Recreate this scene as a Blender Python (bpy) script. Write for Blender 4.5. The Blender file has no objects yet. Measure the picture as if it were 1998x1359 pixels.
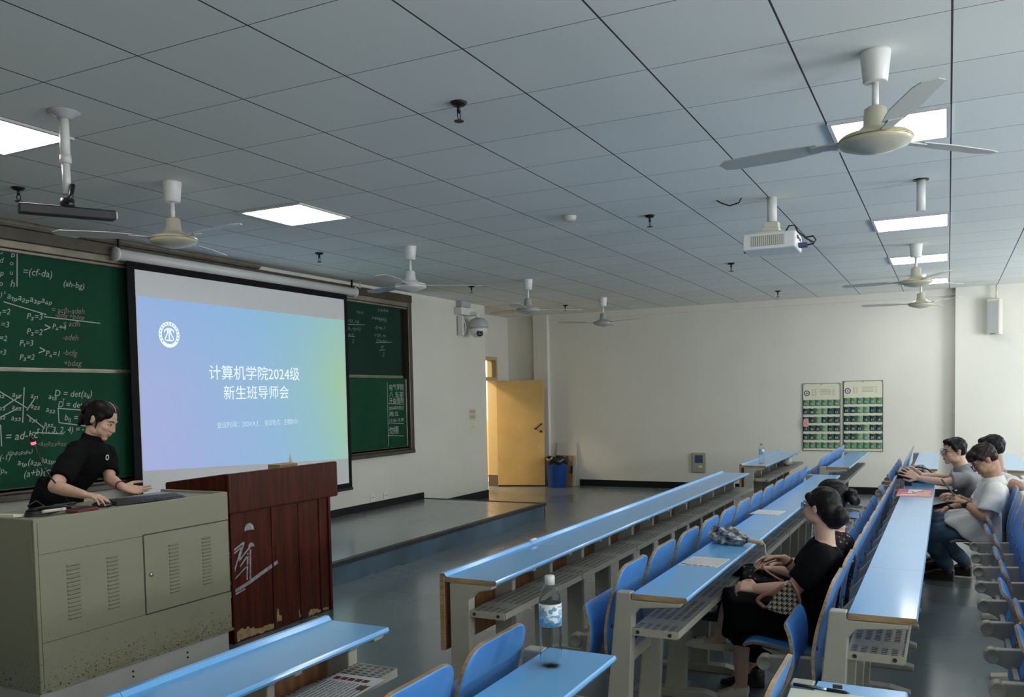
import bpy, math, random
from mathutils import Vector, Matrix, Euler, Quaternion
random.seed(7)
scene = bpy.context.scene
COL = scene.collection
PI = math.pi

# ------------------------------------------------------------------ camera, world, light, exposure
cam_data = bpy.data.cameras.new('camera')
cam_data.sensor_fit = 'HORIZONTAL'; cam_data.sensor_width = 36.0
cam_data.lens = 36.0 * 1684.86 / 1998.0
cam_data.shift_y = (853.97 - 679.5) / 1998.0
cam_data.clip_start = 0.05
camera = bpy.data.objects.new('camera', cam_data); COL.objects.link(camera)
_yaw, _pitch, _roll = 0.4682, -0.0482, -0.0194
_f = Vector((math.cos(_pitch)*math.cos(_yaw), math.cos(_pitch)*math.sin(_yaw), math.sin(_pitch)))
_r = Vector((math.sin(_yaw), -math.cos(_yaw), 0)); _u = _r.cross(_f)
_r, _u = math.cos(_roll)*_r + math.sin(_roll)*_u, -math.sin(_roll)*_r + math.cos(_roll)*_u
camera.matrix_world = Matrix(((_r.x, _u.x, -_f.x, -2.5624), (_r.y, _u.y, -_f.y, -1.7929), (_r.z, _u.z, -_f.z, 1.598), (0, 0, 0, 1)))
scene.camera = camera

world = bpy.data.worlds.new('world'); scene.world = world; world.use_nodes = True
world.node_tree.nodes['Background'].inputs[0].default_value = (0.85, 0.92, 1.0, 1)
world.node_tree.nodes['Background'].inputs[1].default_value = 1.0

def area(name, loc, rot, sx, sy, power, color):
    l = bpy.data.lights.new(name, 'AREA'); l.shape = 'RECTANGLE'; l.size = sx; l.size_y = sy
    l.energy = power; l.color = color
    o = bpy.data.objects.new(name, l); COL.objects.link(o); o.location = loc; o.rotation_euler = rot
    return o
# daylight at right-hand windows, rearmost added, near three tilted up to brighten the ceiling, and the lit corridor behind the door
for _x, _p, _t, _z in ((-2.6, 230, 1.2, 0.0), (1.2, 220, 1.15, 0.0), (5.0, 165, 1.1, 0.0), (8.8, 230, 0.08, -0.65)):
    area('window_daylight_fill', (_x, -6.40, 1.75), (PI/2+_t, 0, _z), 2.3, 1.6, _p, (0.93, 0.97, 1.0))
area('corridor_lamp', (9.6, 6.9, 2.7), (0, 0, 0), 1.6, 0.6, 100, (1.0, 0.80, 0.55))
area('corridor_lamp', (11.6, 6.5, 2.6), (0, 0, 0), 0.8, 0.5, 60, (1.0, 0.78, 0.5))
PANEL_STRENGTH = 10.0

scene.view_settings.view_transform = 'Standard'; scene.view_settings.look = 'None'
scene.view_settings.gamma = 1.0; scene.view_settings.use_curve_mapping = False
scene.view_settings.exposure = 0.30
scene.cycles.use_denoising = True
scene.cycles.max_bounces = 8; scene.cycles.diffuse_bounces = 5; scene.cycles.transmission_bounces = 8
scene.cycles.sample_clamp_indirect = 6.0; scene.cycles.caustics_reflective = False; scene.cycles.caustics_refractive = False

# ------------------------------------------------------------------ materials
MATS = {}
def srgb(r, g, b):
    return tuple(((c/255)/12.92 if c/255 <= 0.04045 else ((c/255+0.055)/1.055)**2.4) for c in (r, g, b))
def mat(name, col, rough=0.5, metal=0.0, noise=0.0, nscale=8.0, bump=0.0, bscale=60.0, emit=None, trans=0.0, spec=0.5, coat=0.0, stretch=None, col2=None):
    m = bpy.data.materials.new(name); m.use_nodes = True; MATS[name] = m
    nt = m.node_tree; N = nt.nodes; L = nt.links; b = N['Principled BSDF']
    b.inputs['Base Color'].default_value = (*col, 1); b.inputs['Roughness'].default_value = rough
    b.inputs['Metallic'].default_value = metal; b.inputs['Specular IOR Level'].default_value = spec
    if coat: b.inputs['Coat Weight'].default_value = coat; b.inputs['Coat Roughness'].default_value = 0.08
    if trans: b.inputs['Transmission Weight'].default_value = trans
    if emit: b.inputs['Emission Color'].default_value = (*emit[0], 1); b.inputs['Emission Strength'].default_value = emit[1]
    if noise or bump or col2:
        tc = N.new('ShaderNodeTexCoord'); src = tc.outputs['Object']
        if stretch:
            mp = N.new('ShaderNodeMapping'); mp.inputs['Scale'].default_value = stretch; L.new(src, mp.inputs[0]); src = mp.outputs[0]
    if noise or col2:
        n = N.new('ShaderNodeTexNoise'); n.inputs['Scale'].default_value = nscale; n.inputs['Detail'].default_value = 5; L.new(src, n.inputs['Vector'])
        r = N.new('ShaderNodeValToRGB'); L.new(n.outputs['Fac'], r.inputs[0])
        c2 = col2 if col2 else tuple(c*(1-noise) for c in col)
        r.color_ramp.elements[0].position = 0.35; r.color_ramp.elements[0].color = (*c2, 1)
        r.color_ramp.elements[1].position = 0.65; r.color_ramp.elements[1].color = (*col, 1)
        L.new(r.outputs[0], b.inputs['Base Color'])
    if bump:
        n2 = N.new('ShaderNodeTexNoise'); n2.inputs['Scale'].default_value = bscale; n2.inputs['Detail'].default_value = 3; L.new(src, n2.inputs['Vector'])
        bp = N.new('ShaderNodeBump'); bp.inputs['Strength'].default_value = bump; bp.inputs['Distance'].default_value = 0.01
        L.new(n2.outputs['Fac'], bp.inputs['Height']); L.new(bp.outputs[0], b.inputs['Normal'])
    return m
def nodes_of(m):
    nt = m.node_tree
    def math_(op, a, b=None, c=None):
        n = nt.nodes.new('ShaderNodeMath'); n.operation = op
        for i, v in enumerate((a, b, c)):
            if v is None: continue
            if isinstance(v, (int, float)): n.inputs[i].default_value = v
            else: nt.links.new(v, n.inputs[i])
        return n.outputs[0]
    def mix(fac, a, b):
        n = nt.nodes.new('ShaderNodeMix'); n.data_type = 'RGBA'
        for s, v in ((n.inputs['Factor'], fac), (n.inputs['A'], a), (n.inputs['B'], b)):
            if isinstance(v, tuple): s.default_value = (*v, 1)
            elif isinstance(v, (int, float)): s.default_value = v
            else: nt.links.new(v, s)
        return n.outputs['Result']
    tc = nt.nodes.new('ShaderNodeTexCoord'); sp = nt.nodes.new('ShaderNodeSeparateXYZ'); nt.links.new(tc.outputs['Object'], sp.inputs[0])
    def noise(scale, detail=4, vec=None):
        n = nt.nodes.new('ShaderNodeTexNoise'); n.inputs['Scale'].default_value = scale; n.inputs['Detail'].default_value = detail
        nt.links.new(vec if vec else tc.outputs['Object'], n.inputs['Vector']); return n.outputs['Fac']
    b = nt.nodes['Principled BSDF']
    return nt, math_, mix, tc, sp, noise, b

W = (0.685, 0.67, 0.595)
mat('wall_white', W, 0.75, noise=0.05, nscale=1.3, bump=0.05, bscale=40)
mat('wall_tan', (0.62, 0.42, 0.17), 0.6, noise=0.06, nscale=2)
mat('baseboard_black', (0.008, 0.008, 0.009), 0.4, spec=0.25)
mat('skirting_brown', (0.10, 0.065, 0.045), 0.4)
# ceiling: 60 cm tiles with dark gaps
m = mat('ceiling_tile', (0.60, 0.62, 0.635), 0.9, spec=0.2)
nt, ma, mix, tc, sp, noise, b = nodes_of(m)
def _gap(s, w):
    fr = ma('FRACT', ma('ADD', ma('DIVIDE', s, 0.6), 100.5))
    return ma('LESS_THAN', ma('MULTIPLY', ma('ABSOLUTE', ma('SUBTRACT', fr, 0.5)), 0.6), w)
gx = _gap(sp.outputs['X'], 0.0022); gy = _gap(sp.outputs['Y'], 0.0042)
wv = nt.nodes.new('ShaderNodeTexWhiteNoise'); wv.noise_dimensions = '2D'
cx = nt.nodes.new('ShaderNodeCombineXYZ')
nt.links.new(ma('FLOOR', ma('DIVIDE', sp.outputs['X'], 0.6)), cx.inputs[0]); nt.links.new(ma('FLOOR', ma('DIVIDE', sp.outputs['Y'], 0.6)), cx.inputs[1])
nt.links.new(cx.outputs[0], wv.inputs['Vector'])
tile = mix(wv.outputs['Value'], (0.77, 0.78, 0.745), (0.82, 0.83, 0.79))
tile = mix(ma('MULTIPLY', noise(0.8), 0.5), tile, (0.77, 0.78, 0.765))
nt.links.new(mix(ma('MAXIMUM', gx, gy), tile, (0.05, 0.055, 0.06)), b.inputs['Base Color'])
# floor: worn blue-grey coating
m = mat('floor_coating', (0.2, 0.2, 0.2), 0.25, spec=0.5)
nt, ma, mix, tc, sp, noise, b = nodes_of(m)
n1 = noise(0.8, 4); n2 = noise(3.5, 3)
c = mix(n1, (0.14, 0.185, 0.215), (0.22, 0.245, 0.248))
c = mix(ma('MULTIPLY', n2, 0.3), c, (0.13, 0.16, 0.175))
b.inputs['Coat Weight'].default_value = 0.5; b.inputs['Coat Roughness'].default_value = 0.16
nt.links.new(c, b.inputs['Base Color'])
nt.links.new(ma('ADD', 0.20, ma('MULTIPLY', n1, 0.14)), b.inputs['Roughness'])
m = mat('riser_blue', (0.10, 0.17, 0.24), 0.4, noise=0.35, nscale=3)
mat('edge_dark', (0.035, 0.037, 0.04), 0.5, noise=0.4, nscale=12)
# desks
m = mat('blue_laminate', (0.125, 0.315, 0.66), 0.30, spec=0.5)
nt, ma, mix, tc, sp, noise, b = nodes_of(m)
n2 = noise(5, 5); n3 = noise(60, 3)
nt.links.new(mix(n2, (0.15, 0.48, 0.93), (0.17, 0.52, 0.96)), b.inputs['Base Color'])
b.inputs['Coat Weight'].default_value = 0.85; b.inputs['Coat Roughness'].default_value = 0.12; b.inputs['Coat IOR'].default_value = 1.6; b.inputs['Roughness'].default_value = 0.35
m = mat('blue_plywood', (0.085, 0.29, 0.70), 0.35, noise=0.12, nscale=5)
mat('wood_edge', (0.43, 0.28, 0.135), 0.5, noise=0.45, nscale=9, stretch=(1, 1, 8))
mat('wood_panel', (0.27, 0.115, 0.045), 0.45, noise=0.45, nscale=7, stretch=(4, 4, 0.6))
mat('beige_metal', (0.40, 0.385, 0.32), 0.45, noise=0.10, nscale=4)
mat('bolt_dark', (0.06, 0.05, 0.045), 0.4, metal=0.6)
m = mat('perforated_metal', (0.30, 0.285, 0.235), 0.4)
nt, ma, mix, tc, sp, noise, b = nodes_of(m)
fx = ma('ABSOLUTE', ma('SUBTRACT', ma('FRACT', ma('DIVIDE', ma('ADD', sp.outputs['X'], 50), 0.024)), 0.5))
fy = ma('ABSOLUTE', ma('SUBTRACT', ma('FRACT', ma('DIVIDE', ma('ADD', sp.outputs['Y'], 50), 0.036)), 0.5))
band = ma('GREATER_THAN', ma('ABSOLUTE', ma('SUBTRACT', ma('FRACT', ma('DIVIDE', ma('ADD', sp.outputs['X'], 50), 0.471)), 0.5)), 0.10)
hole = ma('MULTIPLY', ma('MULTIPLY', ma('LESS_THAN', fx, 0.27), ma('LESS_THAN', fy, 0.30)), band)
base = mix(noise(6), (0.25, 0.235, 0.19), (0.36, 0.34, 0.285))
nt.links.new(mix(hole, base, (0.015, 0.014, 0.013)), b.inputs['Base Color'])
# console, lectern
m = mat('console_paint', (0.36, 0.365, 0.295), 0.42)
nt, ma, mix, tc, sp, noise, b = nodes_of(m)
zz = sp.outputs['Z']
low = ma('MINIMUM', ma('MAXIMUM', ma('DIVIDE', ma('SUBTRACT', 0.40, zz), 0.30), 0.0), 1.0)
rust = ma('GREATER_THAN', ma('ADD', noise(85, 2), ma('MULTIPLY', low, 0.19)), 0.765)
stain = ma('MULTIPLY', ma('GREATER_THAN', ma('ADD', noise(5, 3), ma('MULTIPLY', low, 0.12)), 0.63), 0.35)
c = mix(noise(3), (0.26, 0.255, 0.175), (0.29, 0.285, 0.205))
c = mix(ma('MULTIPLY', stain, low), c, (0.25, 0.20, 0.09))
nt.links.new(mix(rust, c, (0.10, 0.06, 0.025)), b.inputs['Base Color'])
mat('plinth_white', (0.48, 0.475, 0.45), 0.6, noise=0.15, nscale=3)
mat('groove_dark', (0.03, 0.03, 0.024), 0.7)
mat('vent_dark', (0.12, 0.10, 0.05), 0.7)
mat('red_wood', (0.085, 0.016, 0.007), 0.38, noise=0.5, nscale=5, stretch=(6, 6, 0.5), spec=0.2)
mat('chipped_wood', (0.48, 0.33, 0.16), 0.8, noise=0.3, nscale=30)
mat('grey_marker', (0.42, 0.40, 0.43), 0.7, noise=0.5, nscale=40)
# board, screen
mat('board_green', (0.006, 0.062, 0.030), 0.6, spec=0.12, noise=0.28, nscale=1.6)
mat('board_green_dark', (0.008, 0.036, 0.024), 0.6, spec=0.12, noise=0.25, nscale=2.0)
mat('board_frame', (0.095, 0.082, 0.062), 0.35, metal=0.4, noise=0.25, nscale=5)
mat('board_rail', (0.30, 0.265, 0.20), 0.35, metal=0.4, noise=0.3, nscale=7)
mat('chalk', (0.42, 0.47, 0.44), 0.9, spec=0.1)
mat('chalk_faint', (0.22, 0.30, 0.26), 0.9)
mat('chalk_red', (0.27, 0.22, 0.20), 0.9, spec=0.1)
mat('screen_black', (0.006, 0.006, 0.007), 0.7, spec=0.15)
mat('screen_white', (0.78, 0.78, 0.79), 0.8, spec=0.1)
mat('white_plastic', (0.72, 0.72, 0.70), 0.35)
mat('grey_plastic', (0.42, 0.43, 0.43), 0.4)
mat('cream_plastic', (0.62, 0.60, 0.50), 0.35)
mat('cream_metal', (0.55, 0.52, 0.40), 0.3, noise=0.1, nscale=6)
mat('blade_white', (0.52, 0.52, 0.48), 0.4)
mat('gold_trim', (0.45, 0.33, 0.10), 0.3, metal=0.8)
mat('black_plastic', (0.012, 0.012, 0.013), 0.35)
mat('dark_metal', (0.03, 0.028, 0.025), 0.4, metal=0.7)
mat('steel', (0.5, 0.5, 0.5), 0.3, metal=1.0)
mat('light_diffuser', (0.9, 0.9, 0.9), 0.5, emit=((1.0, 0.985, 0.95), PANEL_STRENGTH))
mat('light_frame', (0.60, 0.60, 0.60), 0.4)
mat('door_yellow', (0.55, 0.37, 0.14), 0.5, noise=0.10, nscale=3)
mat('door_frame', (0.50, 0.39, 0.20), 0.5)
mat('glass', (0.9, 0.95, 0.95), 0.02, trans=1.0)
mat('bin_blue', (0.012, 0.06, 0.30), 0.35)
mat('bag_black', (0.010, 0.010, 0.011), 0.3)
mat('board_leaning_white', (0.55, 0.55, 0.50), 0.6)
mat('board_leaning_wood', (0.36, 0.20, 0.10), 0.6, noise=0.2, nscale=6)
mat('meter_grey', (0.33, 0.32, 0.24), 0.45)
mat('paper_white', (0.75, 0.74, 0.72), 0.7)
mat('paper_yellow', (0.62, 0.56, 0.38), 0.7)
mat('paper_cream', (0.68, 0.66, 0.50), 0.7)
mat('ink_black', (0.03, 0.03, 0.03), 0.7)
mat('ink_grey', (0.32, 0.33, 0.30), 0.7)
mat('ink_maroon', (0.18, 0.03, 0.04), 0.7)
mat('ink_red', (0.45, 0.05, 0.06), 0.7)
mat('ink_navy', (0.05, 0.06, 0.16), 0.7)
mat('flyer_red', (0.62, 0.09, 0.10), 0.35)
mat('flyer_pink', (0.72, 0.34, 0.30), 0.35)
mat('green_light', (0.16, 0.33, 0.19), 0.7, noise=0.15, nscale=20)
mat('green_mid', (0.10, 0.235, 0.135), 0.7, noise=0.15, nscale=20)
mat('green_dark', (0.012, 0.055, 0.05), 0.7, noise=0.2, nscale=20)
mat('number_white', (0.70, 0.74, 0.68), 0.7)
mat('trim_dark', (0.02, 0.022, 0.025), 0.6)
# ------------------------------------------------------------------ mesh helpers
class G:
    """collects shapes in world coordinates; build() links them as one mesh object"""
    def __init__(self): self.v = []; self.f = []; self.m = []; self.s = []
    def add(self, vs, fs, mi=0, smooth=False):
        o = len(self.v); self.v += [tuple(p) for p in vs]
        for f in fs: self.f.append(tuple(i+o for i in f)); self.m.append(mi); self.s.append(smooth)
        return self
    def box(self, x0, x1, y0, y1, z0, z1, mi=0, mx=None):
        vs = [(x, y, z) for x in (x0, x1) for y in (y0, y1) for z in (z0, z1)]
        if mx is not None: vs = [mx @ Vector(p) for p in vs]
        return self.add(vs, [(0,1,3,2), (4,6,7,5), (0,4,5,1), (2,3,7,6), (0,2,6,4), (1,5,7,3)], mi)
    def prism(self, poly, axis, a, b, mi=0, mx=None, mcap=None):
        """poly: 2D points; axis 0: (y,z) along x, 1: (x,z) along y, 2: (x,y) along z"""
        def p3(p, t): return (t, p[0], p[1]) if axis == 0 else (p[0], t, p[1]) if axis == 1 else (p[0], p[1], t)
        n = len(poly); vs = [p3(p, a) for p in poly] + [p3(p, b) for p in poly]
        if mx is not None: vs = [mx @ Vector(p) for p in vs]
        area2 = sum(poly[i][0]*poly[(i+1) % n][1] - poly[(i+1) % n][0]*poly[i][1] for i in range(n))
        side = [(i, (i+1) % n, n+(i+1) % n, n+i) for i in range(n)]
        lo = tuple(range(n-1, -1, -1)); hi = tuple(range(n, 2*n))
        flip = (area2 < 0) ^ (axis == 1)
        if flip: side = [q[::-1] for q in side]; lo, hi = lo[::-1], hi[::-1]
        self.add(vs, side, mi); o = len(self.v)-2*n
        for f in (lo, hi): self.f.append(tuple(i+o for i in f)); self.m.append(mi if mcap is None else mcap); self.s.append(False)
        return self
    def tube(self, path, r, n=8, mi=0, smooth=True, cap=True, flat=None):
        path = [Vector(p) for p in path]; k = len(path)
        rs = r if isinstance(r, (list, tuple)) else [r]*k
        vs = []; up = None
        for i, p in enumerate(path):
            t = (path[min(i+1, k-1)] - path[max(i-1, 0)]).normalized()
            if up is None: up = Vector((0, 0, 1)) if abs(t.z) < 0.9 else Vector((1, 0, 0))
            a = t.cross(up); a = a.normalized() if a.length > 1e-6 else t.orthogonal().normalized()
            b = a.cross(t).normalized(); up = b
            for j in range(n):
                w = 2*PI*j/n; fl = flat if flat else 1.0
                vs.append(p + a*math.cos(w)*rs[i] + b*math.sin(w)*rs[i]*fl)
        fs = [(i*n+j, i*n+(j+1) % n, (i+1)*n+(j+1) % n, (i+1)*n+j) for i in range(k-1) for j in range(n)]
        self.add(vs, fs, mi, smooth)
        if cap:
            o = len(self.v)-k*n
            self.f += [tuple(o+j for j in range(n-1, -1, -1)), tuple(o+(k-1)*n+j for j in range(n))]; self.m += [mi, mi]; self.s += [False, False]
        return self
    def lathe(self, prof, c=(0, 0, 0), n=24, mi=0, mx=None, smooth=True, mis=None):
        """prof: (radius, height) pairs along local z"""
        vs = []; M4 = Matrix.Translation(c) @ (mx if mx is not None else Matrix.Identity(4))
        for r, z in prof:
            for j in range(n): vs.append(M4 @ Vector((r*math.cos(2*PI*j/n), r*math.sin(2*PI*j/n), z)))
        o = len(self.v); self.v += [tuple(p) for p in vs]
        for i in range(len(prof)-1):
            for j in range(n):
                self.f.append((o+i*n+j, o+i*n+(j+1) % n, o+(i+1)*n+(j+1) % n, o+(i+1)*n+j)); self.m.append(mis[i] if mis else mi); self.s.append(smooth)
        for i, rev in ((0, True), (len(prof)-1, False)):
            if prof[i][0] > 1e-5:
                f = tuple(o+i*n+j for j in range(n)); self.f.append(f[::-1] if rev else f); self.m.append((mis[min(i, len(mis)-1)] if mis else mi)); self.s.append(False)
        return self
    def ell(self, c, r, mx=None, n=16, mi=0):
        k = n//2; vs = []; M4 = Matrix.Translation(c) @ (mx if mx is not None else Matrix.Identity(4))
        for i in range(k+1):
            th = PI*i/k
            for j in range(n):
                ph = 2*PI*j/n
                vs.append(M4 @ Vector((r[0]*math.sin(th)*math.cos(ph), r[1]*math.sin(th)*math.sin(ph), r[2]*math.cos(th))))
        return self.add(vs, [(i*n+j, (i+1)*n+j, (i+1)*n+(j+1) % n, i*n+(j+1) % n) for i in range(k) for j in range(n)], mi, True)
    def build(self, name, mats, parent=None, origin=None, bevel=0.0, merge=False):
        if isinstance(mats, str): mats = [mats]
        if origin is None: origin = parent_loc(parent) if parent is not None else (0, 0, 0)
        me = bpy.data.meshes.new(name)
        me.from_pydata([(p[0]-origin[0], p[1]-origin[1], p[2]-origin[2]) for p in self.v], [], self.f)
        for k in mats: me.materials.append(MATS[k])
        me.polygons.foreach_set('material_index', self.m); me.polygons.foreach_set('use_smooth', self.s)
        me.validate(); me.update()
        o = bpy.data.objects.new(name, me); COL.objects.link(o)
        if parent is None: o.location = origin
        else: o.parent = parent
        if bevel:
            md = o.modifiers.new('bevel', 'BEVEL'); md.width = bevel; md.segments = 2; md.limit_method = 'ANGLE'; md.angle_limit = 0.7
        return o
def parent_loc(p):
    v = Vector((0, 0, 0))
    while p is not None: v += p.location; p = p.parent
    return tuple(v)
def tag(o, label=None, cat=None, group=None, kind=None):
    if label: o['label'] = label
    if cat: o['category'] = cat
    if group: o['group'] = group
    if kind: o['kind'] = kind
    return o
def thing(name, label, cat, loc, group=None):
    o = bpy.data.objects.new(name, None); COL.objects.link(o); o.location = loc; o.empty_display_size = 0.1
    return tag(o, label, cat, group)
def struct(o): o['kind'] = 'structure'; return o
def copy_tree(o, parent=None):
    c = o.copy(); COL.objects.link(c)
    if parent is not None: c.parent = parent
    for ch in list(o.children): copy_tree(ch, c)
    return c
ORD = ['first', 'second', 'third', 'fourth', 'fifth', 'sixth', 'seventh', 'eighth', 'ninth', 'tenth', 'eleventh', 'twelfth', 'thirteenth']
_fonts = {}
def glyphs(g, s, size, org, right=(1, 0, 0), up=(0, 0, 1), mi=0, shear=0.0, align='LEFT', thin=0.0, jitter=0.0, res=2, width=None):
    """letters of the string s as flat shapes on the plane spanned by right and up"""
    cu = bpy.data.curves.new('text', 'FONT'); cu.body = s; cu.size = size; cu.shear = shear; cu.align_x = align
    cu.offset = thin; cu.resolution_u = res; cu.fill_mode = 'FRONT'
    ob = bpy.data.objects.new('text', cu); COL.objects.link(ob)
    dg = bpy.context.evaluated_depsgraph_get(); me = ob.evaluated_get(dg).to_mesh()
    right = Vector(right); up = Vector(up); org = Vector(org)
    xs = [v.co.x for v in me.vertices] or [0]
    k = (width/(max(xs)-min(xs))) if width else 1.0
    ph = random.random()*6
    vs = [org + right*v.co.x*k + up*(v.co.y + (jitter*math.sin(v.co.x*9+ph) if jitter else 0)) for v in me.vertices]
    g.add(vs, [tuple(p.vertices) for p in me.polygons], mi)
    ob.evaluated_get(dg).to_mesh_clear(); bpy.data.objects.remove(ob); bpy.data.curves.remove(cu)
    return g
def sm(path, n=5):
    out = []
    for i in range(len(path)-1):
        a, b, c, d = (Vector(path[max(i-1, 0)]), Vector(path[i]), Vector(path[i+1]), Vector(path[min(i+2, len(path)-1)]))
        for k in range(n):
            u = k/n; out.append(0.5*((2*b)+(c-a)*u+(2*a-5*b+4*c-d)*u*u+(3*b-a-3*c+d)*u**3))
    return out+[Vector(path[-1])]
def strip(g, p, q, w, mi=0, n=(0, -1, 0)):
    p = Vector(p); q = Vector(q); s = (q-p).cross(Vector(n)).normalized()*w/2
    g.add([p-s, q-s, q+s, p+s], [(0, 1, 2, 3)], mi)
# ------------------------------------------------------------------ the room
H = 3.03; XF = 11.57; YF = 4.75; XB = -4.2; YR = -6.6; YA = 5.40
struct(G().box(XB, XF+0.2, YR, 8.6, -0.12, 0).build('floor', 'floor_coating'))
struct(G().box(XB, XF+0.2, YR, YA+0.05, H, H+0.12).build('ceiling', 'ceiling_tile'))
struct(G().box(XB, 9.50, YF, YA+0.15, 0, H+0.1).build('wall_front', 'wall_white'))
g = G()
g.box(9.50, 10.15, YA, YA+0.15, 0, H+0.1); g.box(11.10, XF+0.2, YA, YA+0.15, 0, H+0.1); g.box(10.15, 11.10, YA, YA+0.15, 2.30, H+0.1)
struct(g.build('wall_alcove', 'wall_white'))
struct(G().box(XF, XF+0.2, YR, YA+0.15, 0, H+0.1).build('wall_far', 'wall_white'))
struct(G().box(11.47, XF, 4.57, 4.84, 0, H).build('trim_1', 'wall_white'))
struct(G().box(11.44, XF, YR, -1.88, 0, H).build('trim_2', 'wall_white'))
struct(G().box(XB-0.2, XB, YR, YA+0.15, 0, H+0.1).build('wall_back', 'wall_white'))
g = G(); g.box(XB, XF, YR-0.2, YR, 0, 0.9); g.box(XB, XF, YR-0.2, YR, 2.6, H+0.1)
for a, b in ((XB, -3.9), (-1.3, -0.1), (2.5, 3.7), (6.3, 7.5), (10.1, XF)): g.box(a, b, YR-0.2, YR, 0.9, 2.6)
struct(g.build('wall_right', 'wall_white'))
for i, x0 in enumerate((-3.9, -0.1, 3.7, 7.5)):  # first window added with its lamp to brighten the near ceiling
    g = G()
    for a, b, c, d in ((x0, x0+2.6, 0.9, 0.96), (x0, x0+2.6, 2.54, 2.6), (x0, x0+0.06, 0.9, 2.6), (x0+2.54, x0+2.6, 0.9, 2.6), (x0+1.27, x0+1.33, 0.9, 2.6)):
        g.box(a, b, YR-0.14, YR-0.08, c, d)
    w = struct(g.build('window_%d' % (i+1), 'white_plastic'))
    G().box(x0+0.06, x0+2.54, YR-0.115, YR-0.105, 0.96, 2.54).build('pane', 'glass', w)
# corridor behind the door
g = G(); g.box(8.9, 12.6, 8.0, 8.15, 1.12, H+0.1, 0); g.box(8.9, 12.6, 8.0, 8.15, 0, 1.12, 1)
g.box(12.5, 12.65, YA+0.15, 8.0, 1.12, H+0.1, 0); g.box(12.5, 12.65, YA+0.15, 8.0, 0, 1.12, 1)
g.box(8.8, 8.9, YA+0.15, 8.15, 0, H+0.1, 0); g.box(8.8, 12.65, YA+0.15, 8.15, H+0.02, H+0.1, 0)
g.box(11.0, 12.5, 6.9, 8.0, 1.12, H+0.02, 0); g.box(11.0, 12.5, 6.9, 8.0, 0, 1.12, 1)
struct(g.build('wall_corridor', ['wall_white', 'wall_tan']))
g = G(); g.box(8.9, 11.0, 7.98, 8.0, 0, 0.16); g.box(10.985, 12.5, 6.885, 6.9, 0, 0.16)
struct(g.build('baseboard_corridor', 'skirting_brown'))
# teaching platform
pl = struct(G().box(XB, 7.62, 2.93, YF, 0, 0.195).build('floor_platform', 'floor_coating'))
struct(G().box(XB, 7.64, 2.905, 2.93, 0, 0.165).build('trim_3', 'riser_blue'))
struct(G().box(7.62, 7.645, 2.905, YF, 0, 0.165).build('trim_4', 'riser_blue'))
g = G(); g.box(XB, 7.655, 2.89, 2.96, 0.165, 0.2); g.box(7.60, 7.655, 2.96, YF, 0.165, 0.2)
struct(g.build('trim_5', 'edge_dark'))
# skirting
struct(G().box(XB, 7.60, YF-0.012, YF, 0.19, 0.285).build('baseboard_front', 'baseboard_black'))
g = G(); g.box(7.66, 9.50, YF-0.012, YF, 0, 0.12)
struct(g.build('baseboard_entry', 'baseboard_black'))
struct(G().box(XF-0.015, XF, -1.88, 4.02, 0, 0.11).build('baseboard_far', 'baseboard_black'))
struct(G().box(11.425, 11.44, YR, -1.88, 0, 0.11).build('baseboard_pillar', 'baseboard_black'))
# shallow beam line under the far ceiling edge
struct(G().box(XF-0.03, XF, -1.88, 4.57, 2.93, H).build('trim_6', 'wall_white'))

# door frame with transom, open leaf
fr = G()
fr.box(10.15, 10.21, YA-0.02, YA+0.16, 0, 2.30); fr.box(11.04, 11.10, YA-0.02, YA+0.16, 0, 2.30)
fr.box(10.21, 11.04, YA-0.02, YA+0.16, 2.24, 2.30); fr.box(10.21, 11.04, YA-0.02, YA+0.16, 1.88, 1.94)
d = struct(fr.build('door_1', 'door_frame'))
G().box(10.21, 11.04, YA+0.06, YA+0.066, 1.94, 2.24).build('pane', 'glass', d)
g = G(); g.box(11.035, 11.105, YA-0.03, YA+0.17, 0, 0.2); g.build('kick_block', 'skirting_brown', d)
HX, HY = 11.03, YA-0.03
ang = math.atan2(4.54-5.36, 11.27-11.04)
mx = Matrix.Translation((HX, HY, 0)) @ Matrix.Rotation(ang, 4, 'Z')
leaf = thing('door', 'yellow painted wooden door leaf standing open into the room by the bin', 'door', (HX, HY, 0))
G().box(0, 0.85, -0.02, 0.02, 0.02, 1.875, 0, mx).build('panel', 'door_yellow', leaf, bevel=0.004)
g = G()
g.tube([mx @ Vector((0.70, -0.05, 1.02)), mx @ Vector((0.80, -0.05, 1.10))], 0.011, 8)
for a, z in ((0.70, 1.02), (0.80, 1.10)): g.tube([mx @ Vector((a, -0.02, z)), mx @ Vector((a, -0.055, z))], 0.016, 8)
g.build('handle', 'dark_metal', leaf)
g = G(); g.tube([mx @ Vector((0.79, -0.018, 0.97)), mx @ Vector((0.79, -0.035, 0.97))], 0.02, 10); g.build('lock', 'dark_metal', leaf)
g = G(); g.tube([mx @ Vector((0.74, -0.019, 0.70)), mx @ Vector((0.74, -0.023, 0.70))], 0.02, 8); g.build('worn_patch', 'wall_tan', leaf)
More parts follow.
